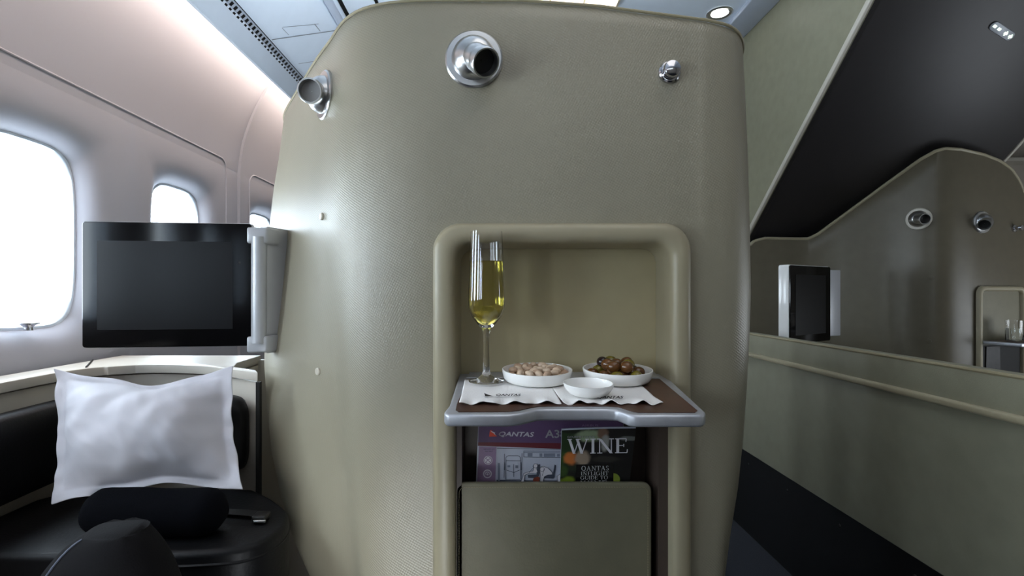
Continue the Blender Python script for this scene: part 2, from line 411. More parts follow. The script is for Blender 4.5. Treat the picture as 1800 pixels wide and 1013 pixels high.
def shell_pt(u, v):
    """point and outward normal of the shell seen at a photo position"""
    best = None
    for j in range(len(plan)-1):
        for k in range(8):
            t = k/8; p = (plan[j][0]+(plan[j+1][0]-plan[j][0])*t, plan[j][1]+(plan[j+1][1]-plan[j][1])*t)
            z = EYE-p[1]*(v-V0)/F; z = EYE-sh_xy(p, z)[1]*(v-V0)/F; x, y = sh_xy(p, z); z = EYE-y*(v-V0)/F; x, y = sh_xy(p, z); uu = U0+F*x/y
            if p[1] > 1.60 and p[0] < 0: continue
            if best is None or abs(uu-u) < best[0]:
                qa, qb = sh_xy(plan[j], z), sh_xy(plan[j+1], z); d = Vector((qb[0]-qa[0], qb[1]-qa[1])).normalized()
                best = (abs(uu-u), Vector((x, y, z)), Vector((d.y, -d.x, 0)))
    return best[1], best[2]
for (u, v) in ((567, 381), (560, 653)):
    p, n = shell_pt(u, v)
    MB().lathe([(.0085, 0), (.0085, .003), (.007, .005), (.001, .0055)], 16, look_matrix(p, n)).build('stud', M['trim'], shell)
# alcove frame, recess and pocket
fx0, fx1, fz = -.1205, .379, 1.1355
def arch(x0, x1, zt, r, y, n=8):
    pts = [(x0, y, 0)]+[(x0, y, zt*k/10) for k in range(1, 8)]
    pts += [(x0+r-r*math.cos(t), y, zt-r+r*math.sin(t)) for t in [PI/2*k/n for k in range(n+1)]]
    pts += [(x1-r+r*math.sin(t), y, zt-r+r*math.cos(t)) for t in [PI/2*k/n for k in range(n+1)]]
    pts += [(x1, y, zt*k/10) for k in range(7, 0, -1)]+[(x1, y, 0)]
    return pts
rr = [arch(fx0, fx1, fz, .055, 1.002), arch(fx0+.001, fx1-.001, fz-.001, .054, .988), arch(fx0+.006, fx1-.006, fz-.006, .05, .978), arch(fx0+.014, fx1-.014, fz-.013, .044, .974),
      arch(fx0+.030, fx1-.028, fz-.027, .040, .974), arch(fx0+.038, fx1-.035, fz-.034, .036, .9765), arch(fx0+.043, fx1-.039, fz-.038, .034, .983), arch(fx0+.045, fx1-.041, fz-.040, .033, .992), arch(fx0+.050, fx1-.044, fz-.044, .030, 1.066)]
MB().grid(rr).build('alcove_frame', M['frame'], shell, angle=50)
ix0, ix1, iz = fx0+.05, fx1-.044, fz-.044
MB().box((ix0, 1.0665, .81), (ix1, 1.075, iz)).build('alcove_back', M['recess'], shell)
lo_ = MB()
lo_.box((ix0-.003, 1.088, 0), (ix1+.003, 1.094, .80)); lo_.box((ix0-.004, .998, 0), (ix0+.006, 1.09, .795)); lo_.box((ix1-.016, .999, 0), (ix1+.004, 1.09, .795)); lo_.box((ix0-.003, 1.0665, .80), (ix1+.003, 1.094, .81))
lo_.build('magazine_recess', M['brown'], shell)
pk = MB().prism([(x, .998, z) for x, z in rrect(-.0775, .12, .3055, .629, .016, 6, True)], (0, .012, 0))
pocket = pk.build('pocket_flap', M['leather'], shell, bevel=.004, seg=3)
st = MB()
pth = [(x, .9975, z) for x, z in rrect(-.070, .12, .298, .621, .012, 6, True)]
pth = pth[:-2]
pth = [(.298, .9975, .12)]+pth+[(-.070, .9975, .12)]
for a, b in zip(pth, pth[1:]):
    a, b = Vector(a), Vector(b); L = (b-a).length; n = max(1, int(L/.005))
    for k in range(n): st.tube([a.lerp(b, (k+.15)/n), a.lerp(b, (k+.75)/n)], .0007, 5)
st.build('stitching', M['piping'], pocket)

# ------------------------------------------------------------------ reading lamps
def reading_lamp(label, pos, nrm, aim, s, ring='silver', lens='black'):
    b0 = Vector(pos)+Vector(nrm)*.018*s; aim = P(aim[0], aim[1], b0.y-aim[2])-b0
    t = thing('reading_lamp', label, 'lamp', pos, 'reading lamps')
    m = look_matrix(pos, nrm)
    MB().lathe([(.056*s, -.002), (.056*s, .004*s), (.053*s, .007*s), (.043*s, .0075*s)], 40, m).build('flange', M[ring], t)
    k = MB(); prof = [(.0435*s, .006*s)]
    for i in range(1, 10):
        a = PI/2*i/10; prof.append((.0425*s*math.cos(a), .006*s+.036*s*math.sin(a)))
    k.lathe(prof, 36, m).build('dome', M['silver'], t)
    a = Vector(aim).normalized(); base = Vector(pos)+Vector(nrm)*.018*s
    ma = look_matrix(base, a)
    sn = MB().lathe([(.026*s, .01*s), (.0265*s, .032*s), (.0245*s, .036*s), (.0245*s, .041*s), (.0275*s, .044*s), (.0275*s, .06*s), (.026*s, .063*s), (.0235*s, .063*s), (.0225*s, .045*s)], 32, ma, caps=False)
    so_ = sn.build('snout', M['silver'], t)
    MB().lathe([(.0232*s, .047*s), (.0225*s, .044*s), (.001, .043*s)], 24, ma, caps=False).build('lens', M[lens], so_)
    return t
n0 = Vector((0, -1, 0))
p, n = P(832, 105, 1.0), n0
reading_lamp('large silver reading lamp high in the middle of the olive shell', P(833, 105, .999), n0, (857, 112, .05), 1.0)
p, n = shell_pt(572, 168)
reading_lamp('silver reading lamp on the curved left side of the olive shell', p+n*.001, n, (546, 160, .05), .98, 'silver', 'lampgrey')
t = thing('coat_hook', 'small chrome knob high at the right of the olive shell', 'hook', P(1176, 128, 1.0))
mm = look_matrix(P(1176, 128, 1.0), n0)
MB().lathe([(.0215, -.001), (.0215, .006), (.019, .009), (.012, .010)], 32, mm).build('base_ring', M['chrome'], t)
MB().lathe([(.011, .006), (.011, .010), (.015, .013), (.0165, .018), (.015, .022), (.009, .0255), (.001, .0265)], 32, mm).build('knob', M['chrome'], t)

# ------------------------------------------------------------------ tray table
def tray_pt(u, v, dz=0):
    Y = .2195/((v-V0)/F+.05); p = P(u, v, Y); p.z += dz; return p
def tz(y): return EYE-.2195+.05*y
TILT = math.atan(.05)
def arc_px(cx, cy, rx, ry, a0, a1, n=6): return [(cx+rx*math.cos(math.radians(a0+(a1-a0)*k/n)), cy+ry*math.sin(math.radians(a0+(a1-a0)*k/n))) for k in range(n+1)]
outl = [(808, 657)]+[(790, 712)]+arc_px(791, 724, 10, 5.5, 190, 95)+[(895, 729.5)]
outl += [(915, 727.5), (930, 724), (944, 720.5), (962, 719.5), (1066, 719.5), (1084, 720.5), (1094, 724), (1104, 728.5), (1118, 730.5)]
outl += arc_px(1229, 725, 11, 5.5, 85, -20)+[(1167, 657)]
tr = thing('tray_table', 'fold-out tray table with aluminium rim and walnut top', 'tray', tray_pt(1000, 680))
fr = MB().prism([tray_pt(u, v) for u, v in outl], (0, 0, -.0185))
fr.build('tray_rim', M['alu'], tr, bevel=.004, seg=3)
inl = [(822, 667), (803, 712), (801, 722), (806, 725.5), (893, 725), (912, 723), (928, 719), (946, 716), (965, 715.2), (1064, 715.2), (1086, 716.5), (1100, 721), (1112, 725), (1122, 726.3), (1222, 726.3), (1226, 723), (1159, 667)]
MB().prism([tray_pt(u, v, .0003) for u, v in inl], (0, 0, .0008)).build('walnut_top', M['wood'], tr)
MB().prism([tray_pt(u, v, .0003) for u, v in [(826, 655.5), (820, 665.5), (1160, 665.5), (1150, 655.5)]], (0, 0, .0015)).build('hinge_plate', M['alu'], tr, bevel=.0005, seg=1)
MB().prism([tray_pt(u, v, .0003) for u, v in [(822, 652.5), (820, 655), (1152, 655), (1146, 652.5)]], (0, 0, .0035)).build('hinge_rod', M['gap'], tr)
for xx in (P(834, 700, 1.03).x, P(1140, 700, 1.03).x): MB().box((xx-.012, 1.0, tz(1.0)-.028), (xx+.012, 1.06, tz(1.03)-.015)).build('bracket', M['gap'], tr)

# napkins
def napkin(label, q4, phase, textbox, clip=None):
    (a, b, c, d) = [Vector(x) for x in q4]; NX, NY = 60, 18; rows = []
    for j in range(NY+1):
        t = j/NY; r = []
        for i in range(NX+1):
            s_ = i/NX
            p2 = a.lerp(b, s_).lerp(d.lerp(c, s_), t)
            wv = max(0, (t-.62)/.38)**1.5
            sc_ = .55*math.sin(s_*2*PI*3.4+phase)+.5*math.sin(s_*2*PI*6.1+phase*2.3)+.4*noise.noise((s_*9, phase, 3))
            p2.y += wv*1.6*sc_
            z = .0022+.0008*noise.noise((s_*5+phase, t*4, 1))+wv*.0024*(1.3+math.sin(s_*2*PI*3.4+phase+1.3)+.5*math.sin(s_*2*PI*6.1+phase))
            r.append(tray_pt(p2.x, p2.y, z))
        rows.append(r)
    t_ = thing('paper_napkin', label, 'napkin', tray_pt(*((a+c)/2)))
    o_ = MB().grid(rows)
    o_ = o_.build('sheet', M['paper'], t_, angle=80)
    md = o_.modifiers.new('thick', 'SOLIDIFY'); md.thickness = .0009; md.offset = -1
    return t_
# text helper ---------------------------------------------------------
def text2d(body, bold=0, shear=0):
    cu = bpy.data.curves.new('txt', 'FONT'); cu.body = body; cu.size = 1; cu.resolution_u = 3
    ob = bpy.data.objects.new('txt', cu); C.objects.link(ob)
    dg = bpy.context.evaluated_depsgraph_get(); me_ = bpy.data.meshes.new_from_object(ob.evaluated_get(dg))
    vs = [(v.co.x, v.co.y) for v in me_.vertices]; fs = [tuple(p.vertices) for p in me_.polygons]
    bpy.data.objects.remove(ob); bpy.data.curves.remove(cu); bpy.data.meshes.remove(me_)
    vs = [(x+y*shear, y) for x, y in vs]
    if bold:
        n = len(vs); V, Q = [], []
        for k, (a, b) in enumerate(((-1, 0), (1, 0), (0, 1), (0, -1), (0, 0))):
            V += [(x+a*bold, y+b*bold) for x, y in vs]; Q += [tuple(i+k*n for i in f) for f in fs]
        vs, fs = V, Q
    return norm2d(vs, fs)
def norm2d(vs, fs):
    x0 = min(v[0] for v in vs); x1 = max(v[0] for v in vs); y0 = min(v[1] for v in vs); y1 = max(v[1] for v in vs)
    return [((x-x0)/(x1-x0), (y-y0)/(y1-y0)) for x, y in vs], fs
def place2d(t2, box, fn):
    vs, fs = t2; u0, v0, u1, v1 = box     # v0 is the top
    return MB().add([fn(u0+x*(u1-u0), v1+y*(v0-v1)) for x, y in vs], fs)
QANTAS = text2d('QANTAS', .03, .25)
n1 = napkin('white paper napkin under the flute and dish of nuts', [(817, 669), (962, 667), (987, 713), (807, 714)], .5, None)
n2 = napkin('white paper napkin under the small empty dish and olives', [(966, 676), (1118, 671), (1166, 714), (991, 713)], 2.2, None)
nz = .0062
place2d(QANTAS, (872, 699, 916, 703.5), lambda u, v: tray_pt(u, v, nz)).build('print', M['napink'], n1)
MB().poly([tray_pt(u, v, nz) for u, v in ((851, 697.5), (858, 700.5), (868, 703.5), (853, 703.5))]).build('emblem', M['napink'], n1)
place2d(QANTAS, (1050, 702.5, 1096, 708.5), lambda u, v: tray_pt(u, v, nz)).build('print', M['napink'], n2)

# champagne flute
fb = tray_pt(855, 676, .0045)
fl = thing('champagne_flute', 'tall glass flute of pale gold champagne on the tray', 'glass', fb); fl['_local'] = 1; LAB.append(fl)
out_ = [(.0005, 0), (.030, 0), (.0335, .0015), (.0335, .0028), (.028, .0045), (.016, .008), (.0085, .014), (.0065, .024), (.0055, .05), (.0052, .075), (.0058, .090), (.0085, .099), (.018, .110), (.0275, .122), (.0325, .133), (.0343, .145), (.0342, .16), (.0332, .19), (.0318, .23), (.0303, .272), (.0298, .2815)]
inn = [(.0287, .2815), (.0292, .272), (.0307, .23), (.0321, .19), (.0331, .16), (.0331, .146), (.0313, .1345), (.0263, .1238), (.0168, .1118), (.008, .1045), (.0005, .103)]
MB().lathe(out_+inn, 48, caps=False).build('flute_glass', M['glass'], fl, angle=60)
zl = .226
liq = [(.0005, .1034), (.0078, .1049), (.0166, .1122), (.0261, .1242), (.0311, .1349), (.0329, .1462), (.0329, .16), (.0319, .19), (.0307, zl), (.0005, zl)]
MB().lathe(liq, 48, caps=False).build('champagne', M['wine'], fl, angle=60)

# dishes
def dish(label, u, v, r, h, deep=0, zoff=.003):
    c = tray_pt(u, v, zoff)
    t_ = thing('round_dish', label, 'dish', c)
    m_ = Matrix.Translation(c) @ Matrix.Rotation(TILT, 4, 'X')
    if deep: pr = [(.0005, .001), (r*.56, .001), (r*.60, 0), (r*.66, .001), (r*.83, h*.25), (r*.95, h*.62), (r, h*.93), (r*.995, h), (r*.955, h), (r*.935, h*.85), (r*.86, h*.5), (r*.74, h*.26), (r*.5, h*.2), (.0005, h*.18)]
    else: pr = [(.0005, .001), (r*.76, .001), (r*.79, 0), (r*.83, .0008), (r*.91, h*.14), (r*.96, h*.36), (r*.985, h*.65), (r, h*.94), (r*.995, h), (r*.965, h), (r*.955, h*.9), (r*.94, h*.5), (r*.91, h*.3), (r*.84, h*.2), (.0005, h*.18)]
    MB().lathe(pr, 56, m_, caps=False).build('bowl', M['white'], t_, angle=50)
    return m_, r, h
d1 = dish('round white dish of pale brown nuts beside the flute', 944, 673, .0665, .0235)
d2 = dish('round white dish filled with glossy olives', 1085, 672, .0655, .0235)
d3 = dish('small empty white dish at the front of the tray', 1034, 697.5, .0425, .021, 1)
def seed(name, label, cat, m_, pos, rad, material, rot, group, off=(0, 0, 0)):
    mb = MB().ball((0, 0, 0), rad, 16, 10)
    mb.v = [tuple(Vector(v)*(1+.05*noise.noise(Vector(v)*90+Vector(pos)*50))) for v in mb.v]
    o_ = mb.build(name, material, angle=80)
    o_.matrix_world = m_ @ Matrix.Translation(Vector(pos)+Vector(off)) @ rot
    return tag(o_, label, cat, group)
def scatter(n, rmax, rs, layers, tries=4000):
    out = []
    for zl_, rm, cnt in layers:
        k = 0; lay = []
        for _ in range(tries):
            if k >= cnt: break
            a = R.random()*2*PI; q_ = rm*math.sqrt(R.random()); p_ = (q_*math.cos(a), q_*math.sin(a))
            if all(math.hypot(p_[0]-o_[0], p_[1]-o_[1]) > rs for o_ in lay): lay.append(p_); k += 1
        out += [(x, y, zl_) for x, y in lay]
    return out
rot = lambda: Matrix.Rotation(R.uniform(0, 2*PI), 4, 'Z') @ Matrix.Rotation(R.uniform(-.5, .5), 4, 'X') @ Matrix.Rotation(R.uniform(-.3, .3), 4, 'Y')
for x, y, z in scatter(0, 0, .0125, [(.0135, .056, 36), (.0215, .050, 26)]):
    pale = R.random() < .4
    seed('nut', 'pale cream nut in the round white dish by the flute' if pale else 'brown-skinned nut in the round white dish by the flute', 'nut', d1[0], (x, y, z), (.0100*R.uniform(.85, 1.1), .0070, .0060), M['nut2' if pale else 'nut'], rot(), 'nuts in the dish')
for i, (x, y, z) in enumerate(scatter(0, 0, .0195, [(.0155, .047, 14), (.0315, .034, 8)])):
    kind = 'olk' if (y > .004 and R.random() < .6) else R.choice(['olg', 'olb', 'olb'])
    nm = {'olk': 'dark purple-black olive', 'olg': 'yellowish green olive', 'olb': 'glossy brown olive'}[kind]
    s_ = R.uniform(.9, 1.08)
    seed('olive', nm+' piled in the white dish at the tray back', 'olive', d2[0], (x, y, z), (.0132*s_, .0112*s_, .0108*s_), M[kind], rot(), 'olives in the dish', (-.004, 0, 0))

# ------------------------------------------------------------------ safety card and wine booklet
def cardY(v): return 1.048+.00020*(850-v)*.5
def card(u, v, layer=0): return P(u, v, cardY(v)-.0005*layer)
def cc(x, y): return (830+x/6, 740+y/6)
sc_ = thing('safety_card', 'purple safety card with cabin drawing standing in the pocket', 'card', card(960, 935))
CARD = [(841.5, 728), (1096, 726), (1094, 932), (833, 932)]
body = MB().prism([card(*p) for p in CARD], (0, .0012, 0)).build('card_sheet', M['cardwhite'], sc_)
def cp(px, m_, nm, layer, parent=sc_): return MB().poly([card(*cc(*p), layer) for p in px]).build(nm, M[m_], parent)
cp([(70, -70), (1592, -82), (1590, 232), (935, 238), (62, 228)], 'purple', 'header_band', 1)
cp([(62, 226), (935, 236), (1590, 232), (1588, 292), (935, 298), (60, 264)], 'maroon', 'header_stripe', 1)
cp([(72, 268), (256, 278), (242, 690), (50, 690)], 'mauve', 'side_column', 1)
place2d(QANTAS, (*cc(280, 112), *cc(655, 172)), lambda u, v: card(u, v+(u-876)*.02, 2)).build('airline_name', M['textwhite'], sc_)
em = cp([(188, 100), (205, 98), (262, 165), (178, 168)], 'emblem', 'emblem', 2)
MB().poly([card(*cc(*p), 3) for p in [(192, 104), (212, 112), (232, 122), (246, 126), (236, 130), (246, 148), (256, 158), (238, 146), (226, 132), (208, 122)]]).build('kangaroo', M['textwhite'], em)
place2d(text2d('A380', .02), (*cc(770, 95), *cc(1060, 182)), lambda u, v: card(u, v, 2)).build('aircraft_type', M['textgrey'], sc_)
place2d(text2d('AIRBUS'), (*cc(1155, 38), *cc(1330, 62)), lambda u, v: card(u, v, 2)).build('maker_name', M['mauve'], sc_)
def strokes(lines, wd, fn, closed=False):
    mb = MB()
    for ln in lines:
        for a, b in zip(ln, ln[1:]):
            a, b = Vector(a), Vector(b); d = b-a
            if d.length < 1e-6: continue
            n = Vector((-d.y, d.x)).normalized()*wd/2; e = d.normalized()*wd*.3
            mb.poly([fn(*(a+n-e)), fn(*(b+n+e)), fn(*(b-n+e)), fn(*(a-n-e))])
    return mb
c2 = lambda x, y: card(*cc(x, y), 2)
c3 = lambda x, y: card(*cc(x, y), 3)
c4 = lambda x, y: card(*cc(x, y), 4)
circ = lambda x, y, r, n=18, a0=0, a1=360: [(x+r*math.cos(math.radians(a0+(a1-a0)*k/n)), y+r*math.sin(math.radians(a0+(a1-a0)*k/n))) for k in range(n+1)]
place2d(text2d('ABOARD AN'), (*cc(120, 292), *cc(235, 307)), lambda u, v: card(u, v, 2)).build('small_text', M['ink'], sc_)
place2d(text2d('AIRCRAFT'), (*cc(135, 316), *cc(222, 330)), lambda u, v: card(u, v, 2)).build('small_text', M['ink'], sc_)
for cy_ in (417, 560):
    ic = MB().poly([c2(*p) for p in circ(168 if cy_ < 500 else 161, cy_, 46, 24)[:-1]]).build('icon', M['textwhite'], sc_)
    if cy_ < 500: strokes([circ(168, 417, 36), [(140, 392), (198, 444)], [(145, 440), (165, 410), (190, 400)]], 7, c3).build('icon_mark', M['mauve'], ic)
    else: strokes([circ(161, 560, 30), circ(161, 566, 16)], 9, c3).build('icon_mark', M['mauve'], ic)
dr = strokes([[(262, 290), (935, 302)], [(340, 350), (335, 600)], [(525, 345), (520, 620)], [(545, 320), (930, 322)], [(545, 383), (930, 388)], [(545, 320), (545, 383)], [(545, 336), (930, 340)],
              [(352, 618), (356, 410)]+circ(386, 402, 32, 6, 180, 270)+circ(478, 402, 32, 6, 270, 360)+[(508, 620)], [(356, 422), (508, 424)], [(352, 618), (508, 620)], [(342, 440), (342, 520)], [(516, 440), (516, 520)], [(360, 520), (440, 545), (500, 520)], [(437, 460), (437, 590)]], 5, c2)
dr.build('cabin_drawing', M['ink'], sc_)
fl_ = MB()
for a, b, c, d in ((585, 342, 636, 378), (710, 345, 740, 380), (755, 345, 875, 382), (895, 350, 925, 380), (270, 446, 292, 640), (372, 470, 400, 490), (455, 470, 485, 500)): fl_.poly([c2(a, b), c2(c, b), c2(c, d), c2(a, d)])
fl_.build('panel_print', M['ink2'], sc_)
MB().poly([c2(*p) for p in ((258, 622), (930, 632), (930, 690), (255, 690))]).build('drawn_floor', M['ink'], sc_)
ds = MB()
for q_ in ([(690, 465), (716, 458), (712, 560), (690, 604), (676, 604)], [(585, 570), (690, 565), (690, 605), (590, 603)], [(868, 462), (886, 470), (866, 600), (846, 606)], [(752, 572), (860, 570), (858, 610), (750, 606)]): ds.poly([c3(*p) for p in q_])
ds.build('drawn_seats', M['ink'], sc_)
p1 = [(640, 480), (655, 455), (690, 455), (692, 480), (678, 500), (690, 540), (672, 555), (600, 552), (555, 575), (545, 640), (510, 648), (535, 590), (545, 555), (590, 540), (640, 530), (650, 500)]
p2 = [(712, 500), (745, 478), (800, 500), (840, 540), (850, 568), (800, 570), (760, 590), (745, 650), (702, 668), (715, 620), (722, 570), (712, 530)]
p3 = [(930, 560), (895, 585), (900, 640), (868, 655), (932, 655)]
fg = MB()
for p_ in (p1, p2, p3): fg.poly([c4(*p) for p in p_])
fo = fg.build('drawn_passengers', M['textwhite'], sc_)
c5 = lambda x, y: card(*cc(x, y), 5)
strokes([p1+p1[:1], p2+p2[:1], p3+p3[:1], circ(668, 476, 22), circ(737, 512, 24), [(640, 500), (600, 545)], [(760, 500), (740, 580)]], 4, c5).build('outline', M['ink'], fo)
MB().poly([c5(*p) for p in [(648, 605), (690, 588), (714, 600), (706, 645), (650, 645), (640, 625)]]).build('drawn_bag', M['redbag'], sc_)

# wine booklet
def bkY(v): return 1.022+.00012*(850-v)
BK = [(987.5, 757), (1118, 753.5), (1096, 935), (982, 935)]
def bk(u, v, layer=0): return P(u, v, bkY(v)-.0005*layer)
bo = thing('wine_booklet', 'green and black wine guide booklet in front of the safety card', 'booklet', bk(1040, 935))
NBX, NBY = 10, 14; rows = []; uvs = []
for j in range(NBY+1):
    t = j/NBY; r = []
    for i in range(NBX+1):
        s_ = i/NBX; a = Vector(BK[0]).lerp(Vector(BK[1]), s_); b = Vector(BK[3]).lerp(Vector(BK[2]), s_)
        q_ = a.lerp(b, t); q_.y += -1.6*math.sin(s_*PI)*(1-t)*.6
        r.append(bk(*q_))
    rows.append(r)
def cover_mat():
    m = bpy.data.materials.new('wine_cover'); m.use_nodes = True; nt = m.node_tree; b = nt.nodes['Principled BSDF']; b.inputs['Roughness'].default_value = .3
    uv = nt.nodes.new('ShaderNodeUVMap'); last = None
    blobs = [((-.02, .30), (.30, .55), (30, 52, 22)), ((.05, .50), (.14, .12), (46, 74, 28)), ((.38, .12), (.22, .13), (142, 156, 124)), ((.12, .02), (.14, .05), (14, 24, 10)), ((.22, .60), (.14, .2), (30, 40, 26)),
             ((.14, .52), (.12, .14), (196, 112, 52)), ((.30, .52), (.13, .16), (150, 132, 114)), ((.56, .08), (.09, .12), (120, 92, 74)), ((.60, .25), (.07, .18), (150, 148, 142)),
             ((.10, .94), (.13, .11), (112, 130, 36)), ((.02, .75), (.10, .14), (50, 74, 30)), ((.93, .18), (.16, .05), (110, 112, 108)), ((.62, .55), (.22, .07), (44, 42, 38))]
    prev = nt.nodes.new('ShaderNodeRGB'); prev.outputs[0].default_value = lin((9, 9, 10))+(1,); prevo = prev.outputs[0]
    nz_ = nt.nodes.new('ShaderNodeTexNoise'); nz_.inputs['Scale'].default_value = 9; nt.links.new(uv.outputs['UV'], nz_.inputs['Vector'])
    for (c, r_, col) in blobs:
        mp = nt.nodes.new('ShaderNodeMapping'); mp.vector_type = 'TEXTURE'; mp.inputs['Location'].default_value = (c[0], c[1], 0); mp.inputs['Scale'].default_value = (r_[0], r_[1], 1)
        nt.links.new(uv.outputs['UV'], mp.inputs['Vector'])
        ln = nt.nodes.new('ShaderNodeVectorMath'); ln.operation = 'LENGTH'; nt.links.new(mp.outputs['Vector'], ln.inputs[0])
        ad = nt.nodes.new('ShaderNodeMath'); ad.operation = 'MULTIPLY_ADD'; ad.inputs[1].default_value = .5; nt.links.new(nz_.outputs['Fac'], ad.inputs[0])
        sb = nt.nodes.new('ShaderNodeMath'); sb.operation = 'SUBTRACT'; nt.links.new(ln.outputs['Value'], ad.inputs[2]); nt.links.new(ad.outputs[0], sb.inputs[0]); sb.inputs[1].default_value = .25
        mr = nt.nodes.new('ShaderNodeMapRange'); mr.interpolation_type = 'SMOOTHSTEP'; mr.inputs['From Min'].default_value = .55; mr.inputs['From Max'].default_value = 1.05; mr.inputs['To Min'].default_value = 1; mr.inputs['To Max'].default_value = 0
        nt.links.new(sb.outputs[0], mr.inputs['Value'])
        mx = nt.nodes.new('ShaderNodeMix'); mx.data_type = 'RGBA'; nt.links.new(mr.outputs['Result'], mx.inputs['Factor']); nt.links.new(prevo, mx.inputs[6]); mx.inputs[7].default_value = lin(col)+(1,)
        prevo = mx.outputs[2]
    nt.links.new(prevo, b.inputs['Base Color']); return m
me = bpy.data.meshes.new('front_cover'); me.from_pydata([tuple(p) for r in rows for p in r], [], [(j*11+i, j*11+i+1, (j+1)*11+i+1, (j+1)*11+i) for j in range(NBY) for i in range(NBX)]); me.update()
ul = me.uv_layers.new(name='UVMap')
for lp in me.loops:
    k = lp.vertex_index; ul.data[lp.index].uv = ((k % 11)/10, (k//11)/NBY*(935-755)/97)
for p_ in me.polygons: p_.use_smooth = True
me.materials.append(cover_mat()); co = bpy.data.objects.new('front_cover', me); C.objects.link(co); co.parent = bo; co.location = -bo.location
pg = MB(); tp = rows[0]; bt = rows[-1]
pg.prism([Vector(p)+Vector((0, .0006, .0028)) for p in tp]+[Vector(p)+Vector((0, .0006, 0)) for p in bt[::-1]], (0, .004, 0))
pg.build('pages', M['cardwhite'], bo)
# serif capitals from thick and thin strokes
def serif(word, sp=.14):
    vs, fs = [], []; X = 0
    T, H_ = .15, .055
    def quad(p): n = len(vs); vs.extend((x+X, y) for x, y in p); fs.append((n, n+1, n+2, n+3))
    def st_(x0, y0, x1, y1, w0): quad([(x0-w0/2, y0), (x0+w0/2, y0), (x1+w0/2, y1), (x1-w0/2, y1)])
    def hb_(x0, x1, y): quad([(x0, y-H_/2), (x1, y-H_/2), (x1, y+H_/2), (x0, y+H_/2)])
    def ring(cx_, cy_, rx, ry, a0, a1, thick=T, n=22):
        for k in range(n):
            q = []
            for kk in (k, k+1):
                a = math.radians(a0+(a1-a0)*kk/n); c, s = math.cos(a), math.sin(a); wd = H_+(thick-H_)*abs(c)
                q.append(((cx_+rx*c, cy_+ry*s), (cx_+(rx-wd)*c, cy_+(ry-wd*.8)*s)))
            quad([q[0][0], q[1][0], q[1][1], q[0][1]])
    for ch in word:
        b, t_ = .03, .97
        if ch == ' ': X += .45; continue
        if ch == 'W':
            st_(.12, t_, .38, 0, T); st_(.38, 0, .64, t_, H_); st_(.55, t_, .80, 0, T); st_(.80, 0, 1.08, t_, H_); hb_(0, .26, t_); hb_(.46, .74, t_); hb_(.98, 1.2, t_); wd = 1.2
        elif ch == 'I': st_(.15, 0, .15, 1, T); hb_(0, .3, b); hb_(0, .3, t_); wd = .3
        elif ch == 'N': st_(.16, 0, .16, 1, H_); st_(.18, t_, .80, 0, T*1.1); st_(.80, 0, .80, 1, H_); hb_(.02, .30, b); hb_(.0, .2, t_); hb_(.66, .94, t_); wd = .94
        elif ch == 'E': st_(.15, 0, .15, 1, T); hb_(0, .62, t_); hb_(0, .66, b); hb_(.15, .48, .52); st_(.62, t_, .60, .76, H_); st_(.66, b, .68, .26, H_); st_(.48, .42, .48, .62, H_); wd = .7
        elif ch in 'OQ':
            ring(.46, .5, .46, .52, 0, 360)
            if ch == 'Q': st_(.5, .05, .88, -.22, .12)
            wd = .92
        elif ch == 'A': st_(.10, 0, .42, 1, H_); st_(.40, 1, .74, 0, T); hb_(.2, .62, .34); hb_(0, .22, b); hb_(.6, .88, b); wd = .88
        elif ch == 'T': st_(.38, 0, .38, 1, T); hb_(0, .76, t_); hb_(.24, .52, b); st_(.02, t_, .0, .74, H_); st_(.74, t_, .76, .74, H_); wd = .76
        elif ch == 'S': ring(.28, .75, .26, .27, 20, 270, .12); ring(.28, .25, .28, .28, 90, -160, .14); wd = .56
        elif ch == 'F': st_(.15, 0, .15, 1, T); hb_(0, .6, t_); hb_(.15, .46, .5); hb_(0, .32, b); st_(.6, t_, .58, .76, H_); wd = .6
        elif ch == 'L': st_(.15, 0, .15, 1, T); hb_(0, .3, t_); hb_(0, .62, b); st_(.62, b, .64, .26, H_); wd = .64
        elif ch == 'G': ring(.46, .5, .46, .52, 40, 325); st_(.80, .05, .80, .42, T*.9); hb_(.64, .94, .44); wd = .94
        elif ch == 'H': st_(.15, 0, .15, 1, T); st_(.72, 0, .72, 1, T); hb_(.15, .72, .52); [hb_(x_, x_+.3, y_) for x_ in (0, .57) for y_ in (b, t_)]; wd = .87
        elif ch == 'U': st_(.15, .3, .15, 1, T); st_(.74, .3, .74, 1, H_); ring(.435, .32, .36, .34, 180, 360); hb_(0, .3, t_); hb_(.62, .86, t_); wd = .86
        elif ch == 'D': st_(.15, 0, .15, 1, T); ring(.3, .5, .56, .5, -90, 90); hb_(0, .34, t_); hb_(0, .34, b); wd = .86
        else: wd = .4
        X += wd+sp
    return norm2d(vs, fs)
MB().poly([bk(*cc(*p), 1) for p in ((1098, 462), (1488, 452), (1478, 1120), (1075, 1120))]).build('title_box', M['coverblack'], bo)
place2d(serif('WINE', .06), (*cc(1003, 188), *cc(1642, 345)), lambda u, v: bk(u, v-(u-1050)*.012, 2)).build('title', M['textwhite'], bo)
place2d(text2d('GOURMET GUIDE', .02), (*cc(1003, 160), *cc(1290, 182)), lambda u, v: bk(u, v, 2)).build('small_heading', M['textgrey'], bo)
for s_, bx in (('QANTAS', (1152, 476, 1440, 535)), ('INFLIGHT', (1148, 535, 1438, 574)), ('GUIDE TO', (1142, 580, 1430, 620)), ('WINE', (1140, 630, 1424, 700))):
    place2d(serif(s_), (*cc(*bx[:2]), *cc(*bx[2:])), lambda u, v: bk(u, v-(u-1045)*.012, 2)).build('subtitle', M['textgrey'], bo)
